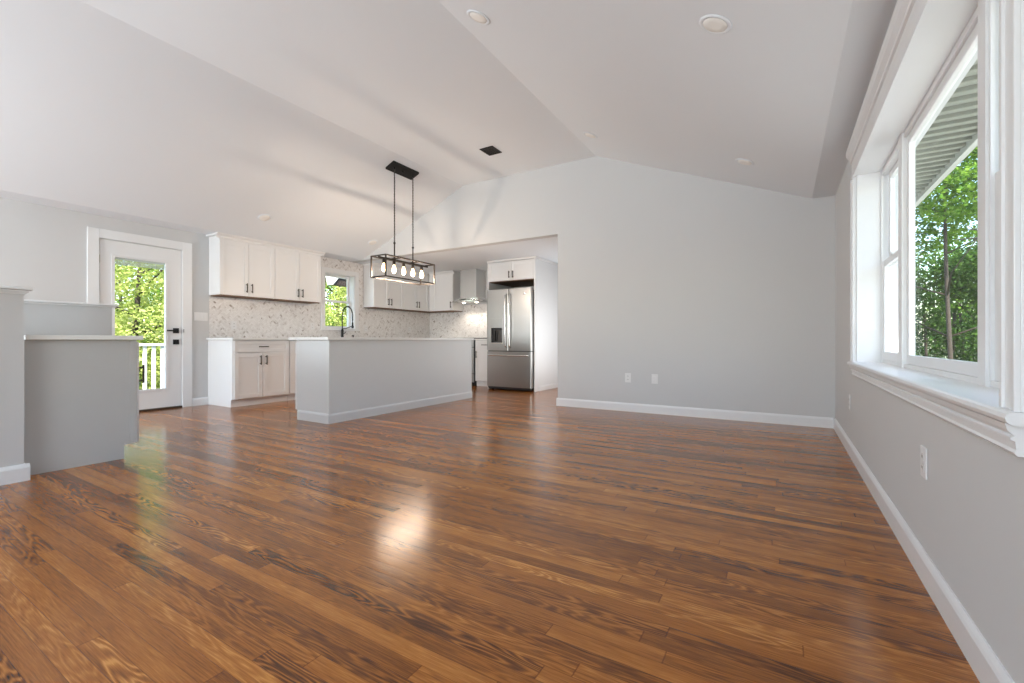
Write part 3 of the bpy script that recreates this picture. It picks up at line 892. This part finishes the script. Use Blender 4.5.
# ------------------------------------------------------------------ range and hood
rg = thing('range', ((RX0 + RX1) / 2, 7.3, 0), 'stainless range with black sides mostly hidden behind the island', 'range')
YR = 7.03
MB().box(RX0, RX1, YR, YK - .012, .03, .905, .002).build('range_body', M['black'], rg)
MB().box(RX0 + .02, RX1 - .02, YR + .05, YR + .4, .001, .03).build('plinth', M['black'], rg)
od = MB(); od.box(RX0 + .004, RX1 - .004, YR - .035, YR, .245, .745, .004); odo = od.build('oven_door', M['steel'], rg)
MB().box(RX0 + .09, RX1 - .09, YR - .037, YR - .034, .33, .63, .002).build('oven_window', M['blackglass'], odo)
MB().tube([(RX0 + .05, YR - .03, .70), (RX0 + .06, YR - .075, .70), (RX1 - .06, YR - .075, .70), (RX1 - .05, YR - .03, .70)], .012).build('handle', M['steel_h'], odo)
MB().box(RX0 + .004, RX1 - .004, YR - .03, YR, .075, .235, .004).build('storage_drawer', M['steel'], rg)
cpn = MB().box(RX0 + .004, RX1 - .004, YR - .03, YR, .755, .90, .004).build('control_panel', M['steel'], rg)
for i in range(5):
    MB().lathe([(.021, 0), (.020, .02), (.016, .028)], (RX0 + .12 + i * .132, YR - .03, .828), 16, fr_).build('knob', M['black'], cpn)
gt = MB()
gt.box(RX0 + .002, RX1 - .002, YR - .01, YK - .03, .905, .913)
for i in range(7):
    gt.box(RX0 + .06 + i * .105, RX0 + .075 + i * .105, YR + .05, YK - .10, .913, .932)
for i in range(3):
    gt.box(RX0 + .06, RX1 - .07, YR + .08 + i * .2, YR + .095 + i * .2, .913, .930)
gt.build('cooktop_grate', M['black'], rg)

hd_ = thing('range_hood', (-5.46, 7.45, 1.64), 'stainless chimney range hood with curved glass canopy over the range', 'range hood')
m = MB(); m.box(-5.655, -5.26, 7.325, YK - .002, 1.74, 2.318, .002); m.build('chimney', M['steel_c'], hd_)
m = MB()
m.prism([(-5.72, 7.30), (-5.20, 7.30), (-5.20, YK - .002), (-5.72, YK - .002)], 'z', 1.655, 1.74)
hdb = m.build('hood_body', M['steel_h'], hd_)
# curved glass: an arc in plan and a bow in section
g = MB()
ng = 24
gx0, gx1 = -5.832, -5.06
top, bot = [], []
arc = []
for i in range(ng + 1):
    u = i / ng
    x = gx0 + (gx1 - gx0) * u
    yf = 7.335 - .20 * math.sqrt(max(0, 1 - (2 * u - 1) ** 2 * .92))
    zc = 1.662 + .045 * (1 - (2 * u - 1) ** 2)
    arc.append((x, yf, zc))
for th_ in (0, .008):
    top.append([(g._v((x, yf, z + th_)), g._v((x, YK - .02, z + th_))) for x, yf, z in arc])
for i in range(ng):
    a0, b0 = top[0][i]; a1, b1 = top[0][i + 1]; c0, d0 = top[1][i]; c1, d1 = top[1][i + 1]
    for q in ((a0, a1, b1, b0), (c0, d0, d1, c1), (a0, c0, c1, a1), (b0, b1, d1, d0)):
        f = g.bm.faces.new(q)
for i in (0, ng):
    a0, b0 = top[0][i]; c0, d0 = top[1][i]; g.bm.faces.new((a0, b0, d0, c0))
g.build('glass_canopy', M['hoodglass'], hd_)
lip = MB()
lip.tube([(x, yf - .002, z + .004) for x, yf, z in arc], .0075, 8)
lip.build('canopy_rim', M['steel_h'], hd_)
MB().box(-5.72, -5.20, 7.24, 7.30, 1.668, 1.70, .004).build('control_strip', M['steel_h'], hd_)
for x in (-5.62, -5.30):
    MB().lathe([(.028, 0), (.030, -.006), (.024, -.010), (.006, -.011)], (x, 7.40, 1.655), 20).build('hood_lamp', M['hoodlamp'], hdb)
    ld = bpy.data.lights.new('hood_light', 'SPOT'); ld.energy = 12; ld.color = (1, .88, .74); ld.spot_size = R(130); ld.spot_blend = .6; ld.shadow_soft_size = .03
    lo = bpy.data.objects.new('hood_light', ld); COL.objects.link(lo); lo.location = (x, 7.40, 1.635)

# ------------------------------------------------------------------ faucet and soap pump
fa = thing('faucet', (-6.665, 5.245, CT1), 'tall black spring pull-down kitchen faucet below the window', 'faucet')
bx, by, bz = -6.665, 5.245, CT1 + .0005
m = MB(); m.lathe([(.030, 0), (.030, .012), (.024, .018), (.022, .05), (.022, .15), (.016, .16)], (bx, by, bz), 20); m.build('faucet_body', M['black'], fa)
dirv = Vector((.80, .60, 0)).normalized()
def fp_(r, z): return (bx + dirv.x * r, by + dirv.y * r, bz + z)
path = [fp_(0, .15 + .03 * i) for i in range(8)]
Rr = .088
for i in range(1, 17):
    a = math.pi * i / 16
    path.append(fp_(Rr - Rr * math.cos(a), .40 + (.165) * math.sin(a)))
path += [fp_(2 * Rr, .40 - .03 * i) for i in range(1, 5)]
MB().tube(path, .0075, 10).build('hose', M['black'], fa)
coil = []
tot = len(path) - 1
turns = 52
for k in range(turns * 8 + 1):
    s = k / (turns * 8) * (tot - 1); i = int(s); q = s - i
    p = Vector(path[i]).lerp(Vector(path[min(i + 1, tot)]), q)
    tg = (Vector(path[min(i + 1, tot)]) - Vector(path[max(i, 0)])).normalized()
    n1 = Vector((-dirv.y, dirv.x, 0)); n2 = tg.cross(n1)
    a = 2 * math.pi * k / 8
    coil.append(tuple(p + (n1 * math.cos(a) + n2 * math.sin(a)) * .0135))
MB().tube(coil, .0024, 5).build('spring', M['black'], fa)
MB().lathe([(.012, .10), (.014, .09), (.015, .03), (.020, .015), (.021, 0), (.014, -.004)], fp_(2 * Rr, .185), 16).build('spray_head', M['black'], fa)
m = MB(); m.tube([fp_(0, .17), fp_(.06, .175), fp_(2 * Rr - .022, .215)], .007, 8); m.lathe([(.022, -.01), (.022, .01)], fp_(2 * Rr, .215), 16)
m.build('docking_arm', M['black'], fa)
m = MB(); m.tube([(bx, by, bz + .08), (bx - .01, by + .045, bz + .085), (bx - .01, by + .075, bz + .115)], .006, 8); m.build('lever', M['black'], fa)
sp_ = thing('soap_dispenser', (-6.66, 5.475, CT1), 'small black soap pump on the worktop right of the faucet', 'soap dispenser')
m = MB(); m.lathe([(.020, 0.0005), (.020, .012), (.011, .018), (.010, .05), (.014, .052), (.014, .064)], (-6.66, 5.475, CT1), 16); m.build('pump_body', M['black'], sp_)
MB().tube([(-6.66, 5.475, CT1 + .058), (-6.60, 5.42, CT1 + .06), (-6.585, 5.405, CT1 + .05)], .006, 8).build('spout', M['black'], sp_)

# ------------------------------------------------------------------ pendant light over the island
SL = (3.258 - CH) / (6.45 - 4.21)
def zslope(x): return 3.258 + SL * (x + 4.21)
pxc, pyc = -4.385, 4.453
pl = thing('pendant_light', (pxc, pyc, 1.69), 'black rectangular cage pendant with five lit bulbs above the island', 'pendant light')
m = MB()
xa_, xb_ = pxc - .075, pxc + .07
zq = lambda x: zslope(x) - .003
m.prism([(xa_, zq(xa_)), (xb_, zq(xb_)), (xb_, zq(xb_) - .024), (xa_, zq(xa_) - .024)], 'y', 4.185, 4.66)
can = m.build('canopy', M['black'], pl)
for yy in (4.269, 4.423, 4.613):
    MB().lathe([(.016, .01), (.014, -.014), (.006, -.02)], (pxc, yy, zslope(pxc) - .03), 14).build('canopy_screw', M['black'], can)
cx0, cx1, cy0, cy1, cz0, cz1 = pxc - .13, pxc + .13, 3.995, 4.91, 1.69, 1.958
m = MB(); bt = .008
for x in (cx0, cx1):
    for z in (cz0, cz1): m.box(x - bt, x + bt, cy0 - bt, cy1 + bt, z - bt, z + bt, .001)
    for y in (cy0, cy1): m.box(x - bt, x + bt, y - bt, y + bt, cz0, cz1)
for y in (cy0, cy1):
    for z in (cz0, cz1): m.box(cx0, cx1, y - bt, y + bt, z - bt, z + bt)
m.build('cage_frame', M['bronze'], pl)
m = MB(); m.box(pxc - .011, pxc + .011, cy0, cy1, cz1 - .030, cz1 - .008)
for yy in (4.269, 4.613): m.box(cx0, cx1, yy - .008, yy + .008, cz1 - .008, cz1 + .008)
bar = m.build('lamp_bar', M['bronze'], pl)
for yy in (4.269, 4.613):
    m = MB(); m.tube([(pxc, yy, cz1), (pxc, yy, 2.16)], .0085, 10); m.lathe([(.014, 0), (.014, .012), (.009, .018)], (pxc, yy, cz1 + .006), 14)
    m.lathe([(.013, -.012), (.015, 0), (.013, .012)], (pxc, yy, 2.165), 14)
    m.build('stem', M['bronze'], pl)
    m = MB()
    z = 2.178; k = 0
    while z < zslope(pxc) - .055:       # chain of slender links
        m.tube([(pxc + (.0085 if k % 2 else 0) * math.cos(a), yy + (0 if k % 2 else .0085) * math.cos(a), z + .021 + .021 * math.sin(a)) for a in [2 * math.pi * i / 10 for i in range(11)]], .0028, 5, False)
        z += .036; k += 1
    m.tube([(pxc + .003, yy, 2.17), (pxc - .003, yy, zslope(pxc) - .03)], .0028, 6)
    m.build('chain', M['bronze'], pl)
for i in range(5):
    yy = 4.085 + i * .1755
    sk_ = MB().lathe([(.010, 0), (.019, -.006), (.021, -.05), (.017, -.056)], (pxc, yy, cz1 - .028), 16).build('socket', M['bronze'], bar)
    zb = cz1 - .084
    MB().lathe([(.011, 0), (.014, -.012), (.026, -.045), (.030, -.068), (.026, -.09), (.013, -.104), (.003, -.108)], (pxc, yy, zb), 18).build('bulb', M['bulb'], sk_)
    ld = bpy.data.lights.new('bulb_light', 'POINT'); ld.energy = 9.0; ld.color = (1, .80, .62); ld.shadow_soft_size = .024; ld.specular_factor = 0.25
    lo = bpy.data.objects.new('bulb_light', ld); COL.objects.link(lo); lo.location = (pxc, yy, zb - .128)

# ------------------------------------------------------------------ recessed downlights, ceiling vent, outlets, switches
def downlight(x, y, side, label):
    sg = 1 if side == 'left' else -1
    z = zslope(x) if side == 'left' else CH + (0.255 - x) * (3.258 - CH) / (2.065 + .255)
    sl = SL if side == 'left' else -(3.258 - CH) / (2.065 + .255)
    xax = Vector((1, 0, sl)).normalized(); zax = Vector((-sl, 0, 1)).normalized(); yax = zax.cross(xax)
    Fm = Matrix((xax, yax, zax)).transposed()
    root = thing('recessed_downlight', (x, y, z), label, 'downlight')
    MB().lathe([(.086, -.0008), (.086, -.004), (.078, -.008), (.066, -.006), (.064, -.002)], (x, y, z), 32, Fm).build('trim_ring', M['ceiling'], root)
    MB().lathe([(.064, -.0045), (.063, -.0075), (.030, -.009), (.004, -.009)], (x, y, z), 28, Fm).build('lens', M['lens'], root)
downlight(-1.845, 2.60, 'right', 'flush round downlight at top centre of the photo near the ridge')
downlight(-.306, 2.59, 'right', 'large flush round downlight nearest the camera at upper right')
downlight(-1.835, 4.73, 'right', 'small flush round downlight near the ridge above the back wall')
downlight(-.305, 4.73, 'right', 'flush round downlight near the right end of the back wall')
downlight(-5.965, 3.45, 'left', 'flush round downlight on the ceiling above the left wall cabinets')
downlight(-5.945, 5.29, 'left', 'flush round downlight on the ceiling just left of the pendant chains')

vt = thing('ceiling_vent', (-3.13, 4.675, 3.257), 'square black register in the flat part of the ceiling', 'vent')
m = MB(); vx0, vx1, vy0, vy1 = -3.225, -3.035, 4.565, 4.785; z = 3.257
m.box(vx0, vx1, vy0, vy0 + .02, z - .008, z); m.box(vx0, vx1, vy1 - .02, vy1, z - .008, z); m.box(vx0, vx0 + .02, vy0 + .02, vy1 - .02, z - .008, z); m.box(vx1 - .02, vx1, vy0 + .02, vy1 - .02, z - .008, z)
m.build('frame', M['black'], vt)
MB().box(vx0 + .02, vx1 - .02, vy0 + .02, vy1 - .02, z - .002, z).build('duct_opening', M['slot'], vt)
for i in range(7):
    yy = vy0 + .032 + i * .026
    m = MB(); m.prism([(yy, z - .007), (yy + .014, z - .001), (yy + .016, z - .002), (yy + .002, z - .008)], 'x', vx0 + .02, vx1 - .02)
    m.build('slat', M['black'], vt)

def wall_plate(name, fn, w, z, gangs, kind, label, cat):
    root = thing(name, fn(w, 0, z), label, cat)
    W_ = .0725 + (gangs - 1) * .046
    MB(fn).box(w - W_ / 2, w + W_ / 2, .0005, .006, z - .057, z + .057, .002).build('cover_plate', M['plastic'], root)
    for g in range(gangs):
        c = w + (g - (gangs - 1) / 2) * .046
        if kind == 'outlet':
            for s in (-1, 1):
                q = MB(fn).box(c - .016, c + .016, .006, .0085, z + s * .020 - .014, z + s * .020 + .014, .002).build('receptacle', M['plastic'], root)
                sl_ = MB(fn); sl_.box(c - .008, c - .005, .0084, .0088, z + s * .020 - .004, z + s * .020 + .006); sl_.box(c + .005, c + .008, .0084, .0088, z + s * .020 - .004, z + s * .020 + .006)
                sl_.build('slot', M['slot'], q)
        else:
            MB(fn).prism([(.006, z - .033), (.0085, z - .033), (.012, z + .033), (.006, z + .033)], 'x', c - .0165, c + .0165) if False else None
            MB(fn).box(c - .0165, c + .0165, .006, .010, z - .033, z + .033, .002).build('rocker', M['plastic'], root)
    return root
wall_plate('wall_outlet', faceNY(YB), -1.647, .417, 1, 'outlet', 'white duplex outlet on the back wall, the left of two plates', 'outlet')
wall_plate('wall_plate', faceNY(YB), -1.322, .417, 1, 'switch', 'white rocker plate on the back wall, the right of two plates', 'wall plate')
wall_plate('wall_outlet', faceNX(XR), 2.21, .43, 1, 'outlet', 'white outlet on the right wall under the big window', 'outlet')
wall_plate('wall_outlet', faceNX(XR), 4.36, .40, 1, 'outlet', 'white outlet low on the right wall near the far corner', 'outlet')
wall_plate('light_switch', faceX(XL), 3.045, 1.205, 3, 'switch', 'white triple rocker switch between the door and backsplash', 'switch')
fb = faceX(XL + .006)
wall_plate('wall_outlet', fb, 3.47, 1.10, 1, 'outlet', 'white outlet on the marble backsplash left of the kitchen window', 'outlet')
wall_plate('wall_outlet', fb, 4.73, 1.12, 1, 'outlet', 'white outlet on the backsplash just left of the window casing', 'outlet')
wall_plate('wall_outlet', fb, 5.86, 1.11, 1, 'outlet', 'white outlet on the backsplash just right of the window casing', 'outlet')
wall_plate('wall_outlet', fb, 7.02, 1.11, 1, 'outlet', 'white outlet on the backsplash near the kitchen corner', 'outlet')

# ------------------------------------------------------------------ outside: eave, deck, ground
tag(MB().box(-60, 60, -40, 90, -.9, -.62).build('ground', M['grass']), kind='structure')
tag(MB().box(.72, 8, -9, 8.5, -.63, -.60).build('ground_bounce_slab', M['deck']), kind='structure')  # unseen slab added to bounce sunlight up to the soffit and window head
ev = thing('roof_eave', (.95, 3, 2.38), kind='structure')
m = MB()
yy = -1.0
while yy < 9.6:                        # vented soffit: narrow lapped panels running out from the wall
    m.prism([(yy, 2.43), (yy, 2.412), (yy + .012, 2.412), (yy + .014, 2.372), (yy + .022, 2.370), (yy + .130, 2.392), (yy + .130, 2.43)], 'x', XR + .25, 1.20)
    yy += .13
m.build('soffit', M['soffit'], ev)
m = MB(); m.box(1.20, 1.225, -1.0, 9.6, 2.335, 2.52); m.build('fascia', M['gutter'], ev)
m = MB(); m.prism([(1.226, 2.40), (1.30, 2.40), (1.335, 2.45), (1.335, 2.52), (1.226, 2.52)], 'y', -1.0, 9.6); m.build('gutter', M['gutter'], ev)
m = MB(); m.prism([(XR + .2, 2.41), (1.23, 2.525), (-2.065, 4.0), (-4.21, 4.0), (XL - .34, 2.47), (XL - .34, 2.40), (XL - .2, 2.5), (-6.9, 2.56), (-4.21, 3.5), (-2.065, 3.5)], 'y', -4.6, 9.6)  # rear overhang lengthened to keep the sun out of the front openings
m.build('roof_deck', M['shingle'], ev)
m = MB(); m.box(XR + .25, XR + .262, -3, W1['y0'] - .05, -.65, 2.38); m.box(XR + .25, XR + .262, W1['y1'] + .05, 8.2, -.65, 2.38); m.box(XR + .25, XR + .262, W1['y0'] - .05, W1['y1'] + .05, -.65, .66)
structure('wall_siding', m, M['siding'])

dk = thing('deck', (-7.9, 2.6, -.1), kind='structure')
m = MB()
for i in range(11): m.box(-6.99 - i * .125 - .12, -6.99 - i * .125, 1.0, 4.55, -.115, -.085)
m.build('deck_boards', M['deck'], dk)
rl = thing('deck_railing', (-8.2, 2.8, -.085), 'white deck railing with square balusters seen through the glazed door', 'railing')
m = MB(); m.box(-8.235, -8.165, 1.0, 4.55, .795, .835, .004); m.build('top_rail', M['trim'], rl)
m = MB(); m.box(-8.222, -8.178, 1.0, 4.55, .015, .055, .004); m.build('bottom_rail', M['trim'], rl)
yy = 1.07
yy = 2.924 - .111 * 16
while yy < 4.5:
    MB().box(-8.217, -8.183, yy - .021, yy + .021, .056, .794, .002).build('baluster', M['trim'], rl)
    yy += .111
for yp in (1.045, 4.505):
    MB().box(-8.245, -8.155, yp - .045, yp + .045, -.084, .90, .004).build('post', M['trim'], rl)
# a neighbouring porch roof edge seen at the top of the kitchen window
pr_ = thing('porch_roof', (-8.6, 7.2, 2.2), 'dark brown porch roof corner seen through the kitchen window', 'roof')
m = MB(); m.prism([(6.30, 2.085), (8.9, 2.085), (8.9, 2.237), (6.43, 2.237)], 'x', -8.46, -8.3); m.build('soffit_panel', M['shaded_wood'], pr_)
m = MB(); m.prism([(6.24, 2.26), (6.285, 2.085), (6.42, 2.24), (8.9, 2.24), (8.9, 2.72), (6.22, 2.72)], 'x', -8.48, -8.28); m.build('fascia_board', M['siding'], pr_)
MB().box(-8.44, -8.32, 8.4, 8.52, -.62, 2.084).build('post', M['wood_in'], pr_)

# ------------------------------------------------------------------ trees
def leaves(name, mat, blobs, n, size, parent, rng):
    """leaf blades scattered through overlapping rounded clumps: each a folded four-cornered blade"""
    vs_, fs = [], []
    wts = [b[3] * b[4] * b[5] for b in blobs]
    sm = sum(w ** .67 for w in wts)
    for bl_, w in zip(blobs, wts):
        cx, cy, cz, rx, ry, rz = bl_
        for _ in range(int(n * w ** .67 / sm)):
            th = rng.uniform(0, 2 * math.pi); cu = rng.uniform(-1, 1); su = math.sqrt(1 - cu * cu)
            rr = rng.uniform(.55, 1.0) ** .6 * (1 + .12 * math.sin(5 * th + 3 * cu))
            p = Vector((cx + rx * rr * su * math.cos(th), cy + ry * rr * su * math.sin(th), cz + rz * rr * cu))
            d = Vector((rng.gauss(0, 1), rng.gauss(0, 1), rng.gauss(-.25, .6))).normalized()
            nrm = Vector((rng.gauss(0, .8), rng.gauss(0, .8), 1)).normalized()
            s = d.cross(nrm).normalized()
            l = size * rng.uniform(.7, 1.35); wd_ = l * .36
            k = len(vs_)
            vs_ += [tuple(p), tuple(p + d * l * .5 + s * wd_ - nrm * wd_ * .25), tuple(p + d * l), tuple(p + d * l * .5 - s * wd_ - nrm * wd_ * .25)]
            fs += [(k, k + 1, k + 2), (k, k + 2, k + 3)]
    me = bpy.data.meshes.new(name); me.from_pydata(vs_, [], fs); me.materials.append(mat)
    o = bpy.data.objects.new(name, me); COL.objects.link(o); attach(o, parent)
    return o
def tree(x, y, h, r, mat, n, size, label, low=.0, seed=1, trunk_r=.09, lean=(0, 0), group='trees outside the windows', airy=1.0):
    rng = random.Random(seed)
    root = thing('tree', (x, y, -.62), label, 'tree')
    g = -.65
    pts = [(x + lean[0] * t_ * h + .06 * math.sin(t_ * 5 + seed), y + lean[1] * t_ * h + .06 * math.cos(t_ * 4 + seed), g + t_ * h * .9) for t_ in [i / 9 for i in range(10)]]
    tk = MB(); tk.tube(pts, [trunk_r * (1.25 if i == 0 else 1 - .085 * i) for i in range(10)], 10)
    for k in range(9):
        i = 2 + k % 7; a = k * 2.4 + seed; p = Vector(pts[i]); L_ = r * rng.uniform(.6, 1.0)
        e1 = p + Vector((math.cos(a), math.sin(a), .45)) * L_ * .5; e2 = p + Vector((math.cos(a + .3), math.sin(a + .3), .75)) * L_
        tk.tube([tuple(p), tuple(e1), tuple(e2)], [trunk_r * .42, trunk_r * .25, trunk_r * .09], 6)
    tk.build('trunk', M['bark'], root)
    blobs = []
    nb_ = 13
    for k in range(nb_):
        t_ = k / (nb_ - 1)
        zc = g + low + (h - low) * (.12 + .80 * t_)
        a = k * 2.4 + seed; rad = r * (.55 + .25 * math.sin(t_ * math.pi)) * airy
        br = r * rng.uniform(.42, .62) * (1.0 - .35 * t_)
        blobs.append((x + lean[0] * t_ * h + math.cos(a) * rad * .75, y + lean[1] * t_ * h + math.sin(a) * rad * .75, zc, br, br, br * .72))
    leaves('foliage', mat, blobs, n, size, root, rng)
    return root
# beyond the door and the kitchen window (to the left)
tree(-11.4, 3.9, 4.1, 2.2, M['leaf_bright'], 42000, .065, 'bright yellow-green leafy tree filling the door glass beyond the railing', seed=3)
tree(-12.3, 9.6, 4.9, 2.1, M['leaf_bright'], 36000, .070, 'bright green tree seen through the kitchen window', seed=8)
tree(-18.8, 6.0, 4.8, 3.0, M['leaf_mid'], 14000, .12, 'mid green tree at the back of the trees beyond the door', seed=11)
tree(-19.5, 14.0, 7.0, 3.4, M['leaf_mid'], 14000, .13, 'mid green tree far behind the kitchen window', seed=13)
# beyond the right-hand window
tree(2.75, 11.8, 8.0, 1.7, M['leaf_mid'], 26000, .075, 'slender dark-trunked green tree in the middle of the big window', low=3.3, seed=21, trunk_r=.045)
tree(6.9, 20.5, 7.0, 2.8, M['leaf_mid'], 16000, .12, 'taller green tree at the right in the big window', low=1.0, seed=24, trunk_r=.14)
tree(6.6, 30.5, 6.5, 3.6, M['leaf_dark'], 12000, .16, 'dark green tree far behind the slender trunk in the big window', low=.5, seed=27, airy=1.2)
def hedge(xa, xb, ya, yb_, h, label, seed, mat):
    rng = random.Random(seed)
    root = thing('hedge', ((xa + xb) / 2, (ya + yb_) / 2, -.62), label, 'hedge')
    st = MB()
    for k in range(8):
        x = rng.uniform(xa + .2, xb - .2); y = rng.uniform(ya + .2, yb_ - .2)
        st.tube([(x, y, -.65), (x + rng.uniform(-.1, .1), y, h * .5)], .03, 6)
    st.build('stems', M['bark'], root)
    blobs = []
    for k in range(34):
        blobs.append((rng.uniform(xa, xb), rng.uniform(ya, yb_), rng.uniform(-.4, h - .45) if k % 3 else h - .5, .6, .6, .5))
    leaves('foliage', mat, blobs, 30000, .075, root, rng)
hedge(1.9, 4.9, 14.6, 15.4, 3.1, 'dark green hedge at the foot of the trees in the big window', 41, M['leaf_dark'])
wr = MB()
for dz, dy in ((0, 0), (-.22, .15)):
    wr.tube([(1.0, 17.0 + dy, 4.0 + dz), (4, 17.0 + dy, 3.9 + dz), (10, 17.0 + dy, 4.1 + dz)], .018, 6)
tag(wr.build('utility_wire', M['black']), 'thin dark cables crossing the sky gap in the big window', 'cable')
rk = MB()
def rock(cx, cy, cz, r, seed):
    rng = random.Random(seed); b2 = bmesh.new(); bmesh.ops.create_icosphere(b2, subdivisions=3, radius=r)
    for v in b2.verts: v.co *= 1 + .22 * math.sin(v.co.x * 9 / r * .3 + seed) * math.cos(v.co.y * 7 / r * .3) + rng.uniform(-.04, .04)
    for v in b2.verts: v.co = Vector((v.co.x * 1.5 + cx, v.co.y + cy, v.co.z * .7 + cz))
    me = bpy.data.meshes.new('garden_boulder'); b2.to_mesh(me); b2.free(); me.materials.append(M['stone'])
    o = bpy.data.objects.new('garden_boulder', me); COL.objects.link(o); return o
tag(rock(3.05, 10.6, -.45, .5, 3), 'grey boulder on the lawn seen at the bottom of the big window', 'boulder')

# drop the helper property from the finished objects
for o in bpy.data.objects:
    if '_base' in o: del o['_base']
